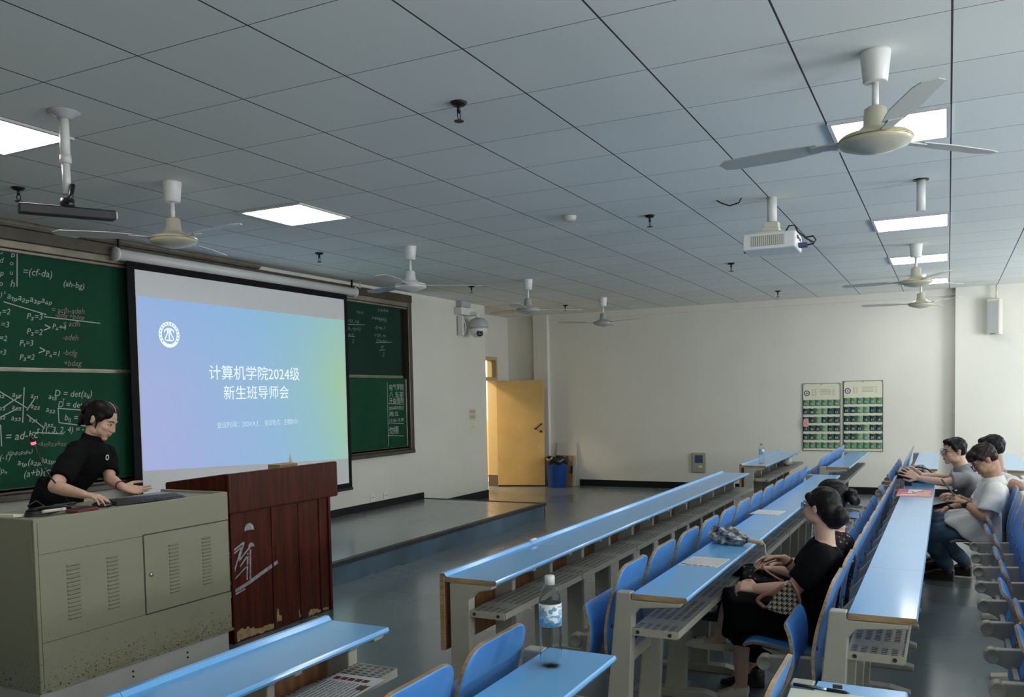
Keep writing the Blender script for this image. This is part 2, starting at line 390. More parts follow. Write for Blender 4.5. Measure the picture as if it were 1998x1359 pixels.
# ceiling lights
def ceiling_light(x, y, label):
    t = thing('ceiling_light', label, 'light', (x, y, H-0.01), 'square ceiling light panels')
    g = G(); w = 0.297
    for a, b, c, e in ((-w, w, -w, -w+0.02), (-w, w, w-0.02, w), (-w, -w+0.02, -w+0.02, w-0.02), (w-0.02, w, -w+0.02, w-0.02)):
        g.box(x+a, x+b, y+c, y+e, H-0.014, H)
    g.build('frame', 'light_frame', t)
    G().box(x-w+0.02, x+w-0.02, y-w+0.02, y+w-0.02, H-0.009, H-0.002).build('diffuser', 'light_diffuser', t)
    return t
ceiling_light(0.30, 2.70, 'lit square ceiling panel cut by the left edge, behind the camera pole')
ceiling_light(2.70, 2.70, 'lit square ceiling panel above the lectern, right of the cream ceiling fan')
ceiling_light(2.72, -1.50, 'large lit ceiling panel half hidden by the nearest ceiling fan')
ceiling_light(5.72, -1.50, 'lit ceiling panel right behind the bare hanging pipe')
ceiling_light(8.06, -1.50, 'lit ceiling panel behind the fan beside the projector side')
ceiling_light(10.35, -1.50, 'farthest lit ceiling panel, above the last fan by the pillar')
# fans
def fan(x, y, rot, label, body='cream_metal', blade='blade_white', canopy='white_plastic'):
    t = thing('ceiling_fan', label, 'fan', (x, y, H), 'white ceiling fans')
    G().lathe([(0.045, H-0.13), (0.05, H-0.125), (0.062, H-0.01), (0.062, H)], (x, y, 0), 20).build('canopy', canopy, t)
    G().tube([(x, y, H-0.13), (x, y, H-0.245)], 0.014, 10).build('rod', canopy, t)
    G().lathe([(0.03, H-0.23), (0.045, H-0.24), (0.05, H-0.31), (0.08, H-0.335), (0.135, H-0.352), (0.148, H-0.362), (0.15, H-0.378), (0.14, H-0.392), (0.09, H-0.41), (0.03, H-0.425), (0.0, H-0.428)][::-1], (x, y, 0), 28).build('motor_housing', body, t)
    G().lathe([(0.1505, H-0.375), (0.153, H-0.372), (0.1505, H-0.369)], (x, y, 0), 28).build('trim_ring', 'gold_trim', t)
    for k in range(3):
        a = rot + k*2*PI/3
        mx = Matrix.Translation((x, y, H-0.365)) @ Matrix.Rotation(a, 4, 'Z')
        mt = mx @ Matrix.Rotation(math.radians(9), 4, 'X')
        g = G()
        g.prism([(0.14, -0.022), (0.27, -0.03), (0.27, 0.03), (0.14, 0.022)], 2, -0.003, 0.004, 0, mt)
        g.prism([(0.24, -0.045), (0.40, -0.068), (0.64, -0.062), (0.69, -0.045), (0.70, 0.01), (0.66, 0.05), (0.40, 0.058), (0.24, 0.04)], 2, 0.002, 0.006, 0, mt)
        g.build('blade', blade, t)
    return t
fan(1.49, -1.51, math.radians(-40), 'nearest ceiling fan, in front of the large lit panel')
fan(1.53, 2.72, math.radians(20), 'cream ceiling fan with gold ring above the lecturer side')
fan(4.36, 2.75, math.radians(70), 'ceiling fan over the right end of the projection screen', body='white_plastic')
fan(7.11, 2.84, math.radians(-50), 'ceiling fan in front of the doorway, third along the blackboard side', body='grey_plastic')
fan(9.55, 2.78, math.radians(10), 'last ceiling fan on the blackboard side, before the far wall', body='grey_plastic')
fan(7.00, -1.50, math.radians(-35), 'ceiling fan hanging in front of the third lit panel on the right')
fan(9.55, -1.48, math.radians(-20), 'small farthest ceiling fan beside the hanging loudspeaker')
# sprinklers
def sprinkler(x, y, label):
    t = thing('fire_sprinkler', label, 'sprinkler', (x, y, H), 'ceiling sprinklers')
    G().lathe([(0.0, H-0.018), (0.03, H-0.016), (0.042, H-0.004), (0.042, H)], (x, y, 0), 16).build('escutcheon', 'dark_metal', t)
    g = G(); g.tube([(x, y, H), (x, y, H-0.05)], 0.010, 8)
    for s in (-1, 1): g.tube([(x, y, H-0.045), (x+s*0.014, y, H-0.055), (x+s*0.012, y, H-0.075), (x, y, H-0.086)], 0.003, 6)
    g.lathe([(0.024, H-0.092), (0.024, H-0.088)], (x, y, 0), 14); g.build('nozzle', 'dark_metal', t)
for x, y, l in ((1.15, 0.34, 'dark sprinkler head in the middle of the near ceiling'), (1.12, 3.67, 'dark sprinkler head left of the camera pole near the blackboard'),
                (4.19, 3.69, 'dark sprinkler head right of the lit panel above the projection screen'), (7.26, 3.72, 'dark sprinkler head above the wall camera'),
                (10.19, 3.66, 'dark sprinkler head above the open door'), (4.23, 0.36, 'dark sprinkler head beside the round smoke detector'),
                (7.20, 0.37, 'dark sprinkler head just left below the projector'), (10.27, 0.39, 'dark sprinkler head farthest back near the far wall')):
    sprinkler(x, y, l)
g = G(); g.lathe([(0.03, H-0.045), (0.048, H-0.035), (0.055, H-0.01), (0.055, H)], (3.90, 0.92, 0), 20)
tag(g.build('smoke_detector', 'cream_plastic', origin=(3.90, 0.92, H)), 'round cream smoke detector on the mid ceiling left of a sprinkler', 'smoke detector')
# bare pipe and loose wire
t = thing('hanging_pipe', 'short bare white pipe hanging from the ceiling before a lit panel', 'pipe', (4.08, -1.62, H))
G().tube([(4.08, -1.62, H), (4.08, -1.62, 2.815)], 0.029, 16).build('pipe', 'white_plastic', t)
G().lathe([(0.05, H-0.006), (0.05, H)], (4.08, -1.62, 0), 18).build('flange', 'dark_metal', t)
g = G(); g.tube([(3.97, -0.24, H), (3.99, -0.27, H-0.02), (4.0, -0.33, H-0.045), (4.0, -0.40, H-0.03), (3.99, -0.42, H)], 0.005, 6)
tag(g.build('wire', 'dark_metal', origin=(4.0, -0.33, H)), 'loose dark wire end poking out of the ceiling beside the projector', 'wire')
# projector
px, py = 4.10, -0.62
t = thing('projector', 'white projector hanging on a pole from the ceiling', 'projector', (px, py, H))
G().tube([(px, py, H), (px, py, 2.84)], 0.036, 18).build('pole', 'white_plastic', t)
g = G(); g.box(px-0.07, px+0.07, py-0.06, py+0.06, 2.765, 2.80); g.box(px-0.05, px+0.05, py-0.05, py+0.05, 2.80, 2.845); g.box(px-0.12, px+0.12, py-0.10, py+0.10, 2.752, 2.765)
g.build('mount', 'cream_plastic', t, bevel=0.003)
mx = Matrix.Translation((px, py, 2.69)) @ Matrix.Rotation(math.radians(2), 4, 'Y')
g = G(); g.box(-0.14, 0.15, -0.19, 0.19, -0.06, 0.06, 0, mx); g.build('housing', 'white_plastic', t, bevel=0.012)
g = G()
g.box(-0.1435, -0.139, -0.11, 0.12, -0.035, 0.038, 1, mx)
for k in range(16): g.box(-0.146, -0.1435, -0.105+k*0.0145, -0.098+k*0.0145, -0.033, 0.036, 0, mx)
g.build('vent_grille', ['cream_plastic', 'ink_grey'], t)
g = G(); g.lathe([(0.045, 0.19), (0.045, 0.215), (0.03, 0.216), (0.0, 0.205)], (px+0.06, py, 2.69), 20, mx=Matrix.Rotation(-PI/2, 4, 'X')); g.build('lens', 'black_plastic', t)
g = G()
for k, (a, c) in enumerate(((-0.09, 0.02), (-0.05, 0.025), (0.0, 0.02), (0.05, 0.02), (0.09, -0.02))): g.box(a, a+0.025, -0.193, -0.189, c-0.012, c+0.012, 0, mx)
g.build('socket', 'ink_black', t)
g = G(); g.box(-0.03, 0.02, -0.25, -0.19, -0.045, -0.015, 0, mx); g.build('video_plug', 'ink_navy', t)
g = G()
g.tube([(px-0.06, py-0.10, 2.75), (px-0.06, py-0.13, 2.80), (px-0.06, py-0.17, 2.80), (px-0.05, py-0.19, 2.755), (px-0.03, py-0.25, 2.70), (px-0.02, py-0.30, 2.67)], 0.006, 8)
g.tube([(px, py-0.25, 2.66), (px, py-0.29, 2.665), (px, py-0.31, 2.69), (px, py-0.29, 2.72), (px, py-0.23, 2.715)], 0.006, 8)
g.build('cable', 'black_plastic', t)
# tracking camera on pole
px, py = 0.30, 2.08
t = thing('tracking_camera', 'black bar camera on a thin white pole under the ceiling', 'camera', (px, py, H))
G().lathe([(0.03, H-0.035), (0.032, H-0.03), (0.075, H-0.006), (0.075, H)], (px, py, 0), 20).build('flange', 'grey_plastic', t)
g = G(); g.tube([(px, py, H-0.03), (px, py, 2.80)], 0.023, 14); g.tube([(px, py, 2.80), (px, py, 2.63)], 0.019, 14); g.lathe([(0.027, 2.78), (0.027, 2.82)], (px, py, 0), 14)
g.build('pole', 'white_plastic', t)
g = G(); g.lathe([(0.0, 2.56), (0.03, 2.565), (0.035, 2.585), (0.03, 2.61), (0.0, 2.615)], (px, py, 0), 14)
g.tube([(px+0.01, py-0.03, 2.675), (px-0.01, py-0.045, 2.62), (px-0.03, py-0.03, 2.58)], 0.012, 8); g.build('joint', 'black_plastic', t)
mx = Matrix.Translation((px, py, 2.545)) @ Matrix.Rotation(math.radians(-26), 4, 'Z') @ Matrix.Rotation(math.radians(-1), 4, 'Y')
G().box(-0.215, 0.215, -0.03, 0.03, -0.024, 0.024, 0, mx).build('bar', 'black_plastic', t, bevel=0.006)
G().box(0.216, 0.224, -0.026, 0.026, -0.018, 0.018, 0, mx).build('end_cap', 'white_plastic', t, bevel=0.004)
# dome camera on the front wall
cxx, cyy = 8.75, YF
t = thing('security_camera', 'grey dome security camera on the wall right of the blackboard', 'camera', (cxx, cyy, 2.8))
G().box(cxx-0.14, cxx+0.14, cyy-0.10, cyy, 2.94, 3.03).build('junction_box', 'grey_plastic', t, bevel=0.006)
g = G(); g.box(cxx-0.20, cxx+0.20, cyy-0.13, cyy, 2.82, 2.93); g.tube([(cxx+0.06, cyy-0.05, 2.85), (cxx+0.1, cyy-0.22, 2.84), (cxx+0.1, cyy-0.24, 2.78)], 0.03, 12)
g.build('bracket', 'white_plastic', t, bevel=0.008)
c0 = (cxx+0.1, cyy-0.24, 2.63)
G().lathe([(0.15, 0.0), (0.155, 0.03), (0.14, 0.09), (0.10, 0.135), (0.04, 0.155), (0.0, 0.158)], c0, 28).build('dome_housing', 'grey_plastic', t)
G().lathe([(0.0, -0.145), (0.06, -0.135), (0.11, -0.10), (0.135, -0.05), (0.14, 0.0)], c0, 28).build('camera_ball', 'white_plastic', t)
g = G(); dv = Vector((-0.75, -0.62, -0.2)).normalized()
q = dv.to_track_quat('Z', 'Y').to_matrix().to_4x4()
g.lathe([(0.05, 0.0), (0.05, 0.012), (0.03, 0.013), (0.0, 0.008)], Vector(c0)+Vector((0, 0, -0.06))+dv*0.115, 18, mx=q, mis=[0, 1, 1]); g.build('lens', ['grey_plastic', 'black_plastic'], t)
g = G(); g.box(cxx-0.13, cxx-0.09, cyy-0.10, cyy-0.02, 2.52, 2.80); g.tube([(cxx-0.1, cyy-0.1, 2.78), (cxx-0.06, cyy-0.12, 2.66), (cxx-0.08, cyy-0.1, 2.54)], 0.008, 8)
g.build('wall_arm', 'white_plastic', t)
# wall speaker
sx, sy = 11.36, -2.37
t = thing('loudspeaker', 'slim cream column loudspeaker hung before the white pillar', 'speaker', (sx, sy, 2.83))
G().tube([(sx, sy-0.02, H), (sx, sy-0.02, 2.82)], 0.012, 8).build('rod', 'cream_plastic', t)
mx = Matrix.Translation((sx, sy, 2.58)) @ Matrix.Rotation(math.radians(-20), 4, 'Z')
G().box(-0.07, 0.07, -0.085, 0.085, -0.25, 0.25, 0, mx).build('cabinet', 'cream_plastic', t, bevel=0.008)
G().box(-0.076, -0.068, -0.07, 0.07, -0.235, 0.215, 0, mx).build('grille', 'grey_plastic', t, bevel=0.003)
G().box(-0.078, -0.074, -0.03, 0.03, -0.243, -0.237, 0, mx).build('badge', 'ink_black', t)
# meter box
t = thing('meter_box', 'small grey electric meter box low on the far wall', 'meter box', (XF, 1.885, 0.28))
G().box(XF-0.03, XF, 1.77, 2.00, 0.28, 0.605).build('cover', 'meter_grey', t, bevel=0.006)
G().box(XF-0.034, XF-0.03, 1.82, 1.95, 0.44, 0.565).build('display', 'ink_navy', t)
g = G(); g.box(XF-0.034, XF-0.03, 1.83, 1.89, 0.36, 0.395); g.build('sticker', 'paper_cream', t)
# bin and boards by the door
bx, by = 11.20, 4.30
t = thing('waste_bin', 'round blue plastic waste bin lined with a black bag', 'bin', (bx, by, 0))
G().lathe([(0.15, 0.0), (0.155, 0.01), (0.185, 0.47), (0.19, 0.475), (0.175, 0.47), (0.145, 0.02)], (bx, by, 0), 28).build('tub', 'bin_blue', t)
g = G(); prof = []
n = 36; vs = []
for r, z in ((0.165, 0.40), (0.197, 0.42), (0.205, 0.47), (0.198, 0.52), (0.175, 0.525), (0.165, 0.45)):
    for j in range(n): 
        w = 1+0.035*math.sin(j*2.7+z*40); vs.append((bx+r*w*math.cos(2*PI*j/n), by+r*w*math.sin(2*PI*j/n), z+0.02*math.sin(j*1.1)))
g.add(vs, [(i*n+j, i*n+(j+1) % n, (i+1)*n+(j+1) % n, (i+1)*n+j) for i in range(5) for j in range(n)], 0, True); g.build('liner_bag', 'bag_black', t)
mx = Matrix.Translation((11.40, 0, 0)) @ Matrix.Rotation(math.radians(7), 4, 'Y')
tag(G().box(-0.006, 0.006, 4.06, 4.44, 0.0, 0.76, 0, Matrix.Translation((11.455, 0, 0.0)) @ Matrix.Rotation(math.radians(7), 4, 'Y')).build('whitish_board', 'board_leaning_white', origin=(11.46, 4.25, 0), bevel=0.002), 'tall whitish board leaning on the far wall behind the bin', 'board')
t2 = thing('wooden_board', 'short brown wooden panel leaning on the whitish board beside the bin', 'board', (11.42, 4.22, 0))
mp = Matrix.Translation((11.415, 0, 0.0)) @ Matrix.Rotation(math.radians(7), 4, 'Y')
G().box(-0.012, 0.012, 4.10, 4.42, 0.0, 0.54, 0, mp).build('panel', 'board_leaning_wood', t2, bevel=0.002)
G().box(-0.03, -0.012, 4.105, 4.13, 0.22, 0.36, 0, mp).build('handle', 'dark_metal', t2, bevel=0.003)
# notices and sockets on the front wall
y0 = YF-0.004
t = thing('wall_notice', 'yellowed paper notice with pictures taped above a plain sheet', 'notice', (9.02, YF, 1.3))
G().box(8.94, 9.14, y0, YF, 1.24, 1.42).build('sheet', 'paper_yellow', t)
g = G()
for r in range(2):
    for c in range(3): g.box(8.965+c*0.055, 9.005+c*0.055, y0-0.001, y0, 1.35-r*0.08, 1.395-r*0.08)
g.build('print', 'ink_grey', t)
t = thing('paper_notice', 'faded pale paper notice below the yellow one by the doorway', 'notice', (9.06, YF, 1.1))
G().box(8.97, 9.13, y0, YF, 1.03, 1.23).build('sheet', 'paper_cream', t)
g = G(); g.box(9.01, 9.09, y0-0.001, y0, 1.12, 1.16); g.box(9.02, 9.07, y0-0.001, y0, 1.18, 1.2); g.build('print', 'paper_yellow', t)
for x, l in ((6.40, 'left white wall socket above the black skirting by the lectern'), (6.68, 'right white wall socket above the black skirting by the lectern')):
    t = thing('wall_socket', l, 'socket', (x, YF, 0.34), 'wall sockets under the blackboard')
    G().box(x-0.045, x+0.045, YF-0.012, YF, 0.30, 0.385).build('plate', 'white_plastic', t, bevel=0.003)
    g = G(); g.box(x-0.02, x-0.012, YF-0.0135, YF-0.012, 0.335, 0.355); g.box(x+0.012, x+0.02, YF-0.0135, YF-0.012, 0.335, 0.355); g.build('slot', 'ink_black', t)
# ------------------------------------------------------------------ blackboard
BX0, BX1 = 0.35, 7.28; BZ0, BZ1 = 0.86, 2.975; YB = 4.70
bb = thing('blackboard', 'long green sliding blackboard with chalk formulas across the front wall', 'blackboard', ((BX0+BX1)/2, YF, BZ0))
g = G()
g.box(BX0, BX1, YF-0.10, YF, BZ0, BZ0+0.05); g.box(BX0, BX1, YF-0.06, YF-0.045, BZ0+0.05, BZ0+0.10)
g.box(BX0, BX0+0.09, YF-0.09, YF, BZ0+0.05, BZ1); g.box(BX1-0.09, BX1, YF-0.09, YF, BZ0+0.05, BZ1)
g.box(BX0, BX1, YF-0.10, YF, BZ1-0.10, BZ1)
g.build('frame', 'board_frame', bb, bevel=0.012)
g = G(); g.box(BX0+0.09, BX1-0.09, YF-0.085, YF-0.03, BZ1-0.16, BZ1-0.10); g.box(BX0+0.09, BX1-0.09, YF-0.075, YF-0.02, BZ1-0.19, BZ1-0.165)
g.build('top_rail', 'board_rail', bb, bevel=0.006)
g = G(); g.box(BX0+0.09, BX1-0.09, YF-0.012, YF-0.004, BZ0+0.05, BZ1-0.1); g.build('backing', 'screen_black', bb)
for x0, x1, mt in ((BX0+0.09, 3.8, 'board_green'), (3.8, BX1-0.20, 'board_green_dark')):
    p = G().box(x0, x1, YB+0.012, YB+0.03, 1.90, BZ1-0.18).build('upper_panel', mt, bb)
    g = G(); g.box(x0, x1, YB-0.004, YB+0.03, 1.865, 1.90); g.box(x0, x1, YB-0.014, YB-0.004, 1.875, 1.888); g.build('chalk_ledge', 'board_rail', p, bevel=0.004)
for x0, x1, mt in ((BX0+0.09, 3.8, 'board_green'), (3.8, BX1-0.10, 'board_green')):
    p = G().box(x0, x1, YB, YB+0.01, 0.955, 1.865).build('lower_panel', mt, bb)
    g = G(); g.box(x0, x1, YB-0.010, YB+0.01, 0.93, 0.955)
    if x1 > 5: g.box(x1-0.035, x1-0.012, YB-0.006, YB, 0.955, 1.85)
    g.build('panel_edge', 'board_rail', p, bevel=0.003)
YC = YB-0.002
Tl = [('o', 1.638, 2.761, 0.055), ('d', 1.639, 2.695, 0.055), ('p', 1.639, 2.605, 0.055), ('o', 1.626, 2.518, 0.055), ('b', 1.731, 2.754, 0.063), ('o', 1.72, 2.686, 0.051), ('u', 1.716, 2.614, 0.051), ('h', 1.716, 2.524, 0.071), ('=(cf-da)', 1.821, 2.627, 0.072), ('(ah-bg)', 2.167, 2.575, 0.063), (')', 1.634, 2.437, 0.047), ('t', 1.664, 2.46, 0.035), ('a₁ₚa₂ₚa₃ₚa₄ₚ', 1.687, 2.426, 0.067), ('P₂=2', 1.576, 2.308, 0.058), ('P₃=3', 1.838, 2.28, 0.06), ('P₂=3', 1.563, 2.202, 0.058), ('P₃=2', 1.832, 2.167, 0.06), ('>', 1.972, 2.187, 0.099), ('P₄=4', 2.054, 2.221, 0.054), ('P₂=2', 1.55, 2.101, 0.054), ('P₁=3', 1.768, 2.071, 0.056), ('P₂=3', 1.537, 1.988, 0.054), ('P₃=2', 1.763, 1.963, 0.056), ('>', 1.919, 1.997, 0.098), ('P₄=1', 1.984, 1.991, 0.058)]
Tr = [('= acfh-adeh', 2.051, 2.357, 0.058), ('-bcfg +bdeg', 2.085, 2.314, 0.05), ('+ acfh', 2.146, 2.247, 0.059), ('-adeh', 2.141, 2.13, 0.059), ('-bcfg', 2.139, 2.008, 0.059), ('+bdeg', 2.14, 1.925, 0.059)]
Tb = [('a₁₂', 1.553, 1.665, 0.055), ('a₁₃', 1.682, 1.664, 0.056), ('a₁₁', 1.833, 1.662, 0.057), ('a₁₃', 1.985, 1.644, 0.058), ('D = det(aᵢⱼ)', 2.036, 1.669, 0.067), ('a₂₂', 1.548, 1.579, 0.055), ('a₂₃', 1.674, 1.576, 0.056), ('a₂₂', 1.829, 1.573, 0.057), ('a₃₂', 1.958, 1.546, 0.058), ('D = det', 2.063, 1.576, 0.063), ('T', 2.105, 1.625, 0.034), ('a₃₂', 1.545, 1.501, 0.055), ('a₃₃', 1.665, 1.485, 0.056), ('a₃₁', 1.807, 1.468, 0.057), ('a₃₂', 1.935, 1.435, 0.058), ('bᵢⱼ = a', 2.118, 1.47, 0.063), ('t (1, 3, 2, 4) = -1', 1.871, 1.376, 0.061), ('= ad-bc', 1.609, 1.337, 0.079), ('t(p₁p₂p₃p₄)', 1.624, 1.226, 0.04), ('(-1)', 1.557, 1.179, 0.055), ('a₁ₚ(a₂ₚ)a₃ₚ,a', 1.698, 1.136, 0.064), ('3pₙ', 1.532, 1.087, 0.055), ('(a+b)(c+d)', 1.743, 1.04, 0.068)]
Trb = [('-a₁₁a₂₃a₃₂', 1.875, 1.27, 0.057)]
LN = [(1.788, 2.809, 1.774, 2.53), (1.661, 2.401, 2.01, 2.329), (1.987, 2.311, 2.505, 2.292), (1.786, 1.743, 1.76, 1.466), (1.582, 1.457, 1.582, 1.291), (2.068, 1.572, 2.369, 1.544), (2.068, 1.572, 2.071, 1.455), (2.071, 1.455, 2.363, 1.41), (1.837, 1.386, 2.108, 1.361), (1.579, 1.716, 1.799, 1.582), (1.605, 1.586, 1.762, 1.683), (1.569, 1.508, 1.736, 1.583), (1.798, 1.562, 1.876, 1.662), (1.797, 1.529, 1.943, 1.414)]
def chalk_part(name, rows, lines, mt, k=1.12, dy=0.0, shear=0.25, jit=0.005):
    g = G()
    for s, x, z, h in rows: glyphs(g, s, h*k, (x, YC+dy, z), shear=shear, jitter=jit)
    for a, b, c, d in lines: strip(g, (a, YC+dy, b), (c, YC+dy, d), 0.008)
    return g.build(name, mt, bb)
chalk_part('determinant_formula', Tl[:10], LN[:1], 'chalk', dy=0.012)
chalk_part('product_formula', Tl[10:13], LN[1:3], 'chalk', dy=0.012)
for e_ in Tl[13:]: chalk_part('equation', [e_], [], 'chalk', dy=0.012)
chalk_part('matrix_diagram', [Tb[k] for k in (0, 1, 2, 3, 5, 6, 7, 8, 11, 12, 13, 14)], LN[3:4]+LN[9:], 'chalk')
chalk_part('boxed_formula', [Tb[k] for k in (4, 9, 10, 15)], LN[5:8], 'chalk')
chalk_part('transposition_formula', Tb[16:17], LN[8:9], 'chalk'); chalk_part('small_determinant', Tb[17:18], LN[4:5], 'chalk')
for e_ in Tb[18:]: chalk_part('equation', [e_], [], 'chalk')
for e_ in Tr: chalk_part('red_formula', [e_], [], 'chalk_red', dy=0.012)['label'] = 'reddish chalk formula'
chalk_part('red_formula', Trb, [], 'chalk_red')['label'] = 'reddish chalk formula'
T2 = [('n(n-1)', 6.131, 2.658, 0.05), ('(1+2+...+n)', 5.901, 2.53, 0.056), ('1+2+...+(n+1)', 5.868, 2.444, 0.055), ('n(n+1)', 5.915, 2.373, 0.049), ('2', 6.02, 2.29, 0.063), ('1+2+3+4', 6.562, 2.711, 0.059), ('1+4×4(4×3)', 6.425, 2.597, 0.064), ('-(1+n)...1', 6.497, 2.492, 0.058), ('-1+2+...+n', 6.47, 2.394, 0.058), ('(1+n-1)n', 6.522, 2.325, 0.059), ('n²', 6.62, 2.241, 0.066), ('2', 6.65, 2.148, 0.066)]
L2 = [(5.87, 2.503, 6.293, 2.524), (5.914, 2.364, 6.086, 2.367), (6.511, 2.312, 6.864, 2.335), (6.584, 2.217, 6.709, 2.229)]
chalk_part('faint_formula', T2[:5], L2[:2], 'chalk_faint', 1.05, 0.012)
chalk_part('faint_formula', T2[5:], L2[2:], 'chalk_faint', 1.05, 0.012)
T3 = [('电气学院', 6.756, 1.71, 0.093), ('八 支部', 6.752, 1.62, 0.086), ('开会借用', 6.748, 1.54, 0.086), ('2024年9月日', 6.744, 1.45, 0.06), ('周五', 6.741, 1.375, 0.067), ('13:30-15:30', 6.737, 1.295, 0.062), ('勿擦', 6.731, 1.14, 0.113)]
L3 = [(6.725, 1.813, 6.71, 0.982), (6.724, 1.534, 7.09, 1.521), (6.712, 1.283, 7.079, 1.262), (6.705, 1.122, 7.071, 1.097)]
g = G()
for s, x, z, h in T3: glyphs(g, s, h*1.0, (x, YC, z), jitter=0.003, width=(0.33 if len(s) > 2 else 0.22))
for a, b, c, d in L3: strip(g, (a, YC, b), (c, YC, d), 0.006)
g.build('reserved_note', 'chalk', bb)
# ------------------------------------------------------------------ strip lamps above the board
for x0, x1, l in ((0.3, 2.2, 'left brownish lamp housing above the left end of the blackboard'), (2.35, 4.4, 'brownish lamp housing above the projection screen case')):
    t = thing('board_lamp', l, 'lamp', ((x0+x1)/2, YF-0.07, H), 'unlit lamps above the blackboard')
    G().prism([(YF-0.125, H-0.030), (YF-0.10, H-0.052), (YF-0.02, H-0.052), (YF-0.02, H-0.006), (YF-0.115, H-0.006)], 0, x0, x1).build('housing', 'board_rail', t, bevel=0.004)
    for xx in (x0+0.3, x1-0.3): G().box(xx, xx+0.04, YF-0.10, YF-0.05, H-0.006, H).build('bracket', 'dark_metal', t)
# ------------------------------------------------------------------ projection screen
SX0, SX1, SZ0, SZ1, YS = 2.755, 5.72, 0.53, 2.86, 4.585
ps = thing('projection_screen', 'pulled-down projection screen showing a blue-green title slide', 'screen', ((SX0+SX1)/2, YS, SZ0))
g = G()
g.tube([(2.61, YS+0.02, 2.885), (5.95, YS+0.02, 2.885)], 0.05, 18)
g.build('roller_case', 'white_plastic', ps)
for x in (2.60, 5.945): G().lathe([(0.0, -0.012), (0.06, -0.012), (0.062, 0.0), (0.06, 0.012), (0.0, 0.012)], (x+0.005, YS+0.02, 2.885), 18, mx=Matrix.Rotation(PI/2, 4, 'Y')).build('end_cap', 'white_plastic', ps)
g = G()
for x in (2.63, 5.9): g.box(x, x+0.012, YS+0.01, YS+0.03, 2.93, H)
g.build('hanger', 'dark_metal', ps)
G().box(SX0-0.06, SX1+0.06, YS, YS+0.002, SZ0+0.02, SZ1).build('black_border', 'screen_black', ps)
fab = G().box(SX0+0.018, SX1-0.005, YS-0.003, YS-0.001, SZ0+0.075, 2.775).build('fabric', 'screen_white', ps)
G().box(SX0-0.06, SX1+0.06, YS-0.012, YS+0.014, SZ0-0.012, SZ0+0.022).build('bottom_bar', 'black_plastic', ps)
IX0, IX1 = 2.782, 5.705
m = mat('slide_light', (0.25, 0.25, 0.25), 0.7)
nt, ma, mix, tc, sp, noise, b = nodes_of(m)
u = ma('DIVIDE', ma('ADD', sp.outputs['X'], 1.46), 2.92); v = ma('DIVIDE', sp.outputs['Z'], 1.6)
r = nt.nodes.new('ShaderNodeValToRGB'); e = r.color_ramp.elements
cols = [(0.0, srgb(160, 176, 222)), (0.28, srgb(150, 180, 224)), (0.55, srgb(143, 186, 218)), (0.78, srgb(146, 192, 198)), (1.0, srgb(158, 200, 160))]
e[0].position, e[0].color = cols[0][0], (*cols[0][1], 1); e[1].position, e[1].color = cols[-1][0], (*cols[-1][1], 1)
for p_, c_ in cols[1:-1]: q = e.new(p_); q.color = (*c_, 1)
nt.links.new(ma('ADD', u, ma('MULTIPLY', ma('SUBTRACT', v, 0.5), 0.18)), r.inputs[0])
top = ma('MULTIPLY', ma('MAXIMUM', ma('SUBTRACT', v, 0.55), 0.0), 0.9)
c = mix(top, r.outputs[0], srgb(122, 176, 226))
blob = ma('MULTIPLY', ma('MAXIMUM', ma('SUBTRACT', 1.0, ma('MULTIPLY', u, 3.5)), 0.0), ma('MAXIMUM', ma('SUBTRACT', 0.75, v), 0.0))
c = mix(blob, c, srgb(166, 174, 224))
b.inputs['Base Color'].default_value = (0.05, 0.05, 0.05, 1)
nt.links.new(c, b.inputs['Emission Color']); b.inputs['Emission Strength'].default_value = 0.74
img = G().add([(IX0, YS-0.004, 1.0), (IX1, YS-0.004, 0.895), (IX1, YS-0.004, 2.53), (IX0, YS-0.004, 2.545)], [(0, 1, 2, 3)]).build('projected_slide', 'slide_light', ps, origin=None)
img.location = (0, 0, 0)
# shift the mesh so that object coordinates are centred on the slide
for vx in img.data.vertices: vx.co.z += SZ0-0.95
img.location.z = 0.95-SZ0
mat('slide_text', (0.3, 0.3, 0.3), 0.8, emit=(srgb(222, 236, 246), 0.8))
mat('slide_text_faint', (0.3, 0.3, 0.3), 0.8, emit=(srgb(178, 206, 228), 0.78))
g = G()
glyphs(g, '计算机学院2024级', 0.155, (3.577, YS-0.006, 1.828), width=1.30)
glyphs(g, '新生班导师会', 0.15, (3.759, YS-0.006, 1.632), width=0.94)
g.build('slide_title', 'slide_text', ps)
g = G(); glyphs(g, '会议时间：2024.9.3', 0.07, (3.66, YS-0.006, 1.345), width=0.56); glyphs(g, '会议地点：主楼B101', 0.07, (4.32, YS-0.006, 1.345), width=0.51)
g.build('slide_caption', 'slide_text_faint', ps)
g = G(); lx, lz = 3.123, 2.221
for r0, r1 in ((0.085, 0.118),):
    n = 40; vs = [(lx+r*math.cos(2*PI*j/n), YS-0.006, lz+r*math.sin(2*PI*j/n)) for r in (r0, r1) for j in range(n)]
    g.add(vs, [(j, (j+1) % n, n+(j+1) % n, n+j) for j in range(n)])
pts = [(-0.055, 0.02), (-0.045, 0.045), (-0.015, 0.045), (-0.02, 0.01), (-0.045, -0.03), (-0.05, -0.05)]
for sgn in (1, -1):
    for (a, b_), (c_, d_) in zip(pts[:-1], pts[1:]): strip(g, (lx+sgn*a, YS-0.006, lz+b_), (lx+sgn*c_, YS-0.006, lz+d_), 0.012)
strip(g, (lx, YS-0.006, lz+0.05), (lx, YS-0.006, lz-0.05), 0.014); strip(g, (lx-0.04, YS-0.006, lz-0.052), (lx+0.04, YS-0.006, lz-0.052), 0.012); strip(g, (lx-0.03, YS-0.006, lz+0.055), (lx+0.03, YS-0.006, lz+0.055), 0.012)
g.build('slide_emblem', 'slide_text', ps)
g = G()
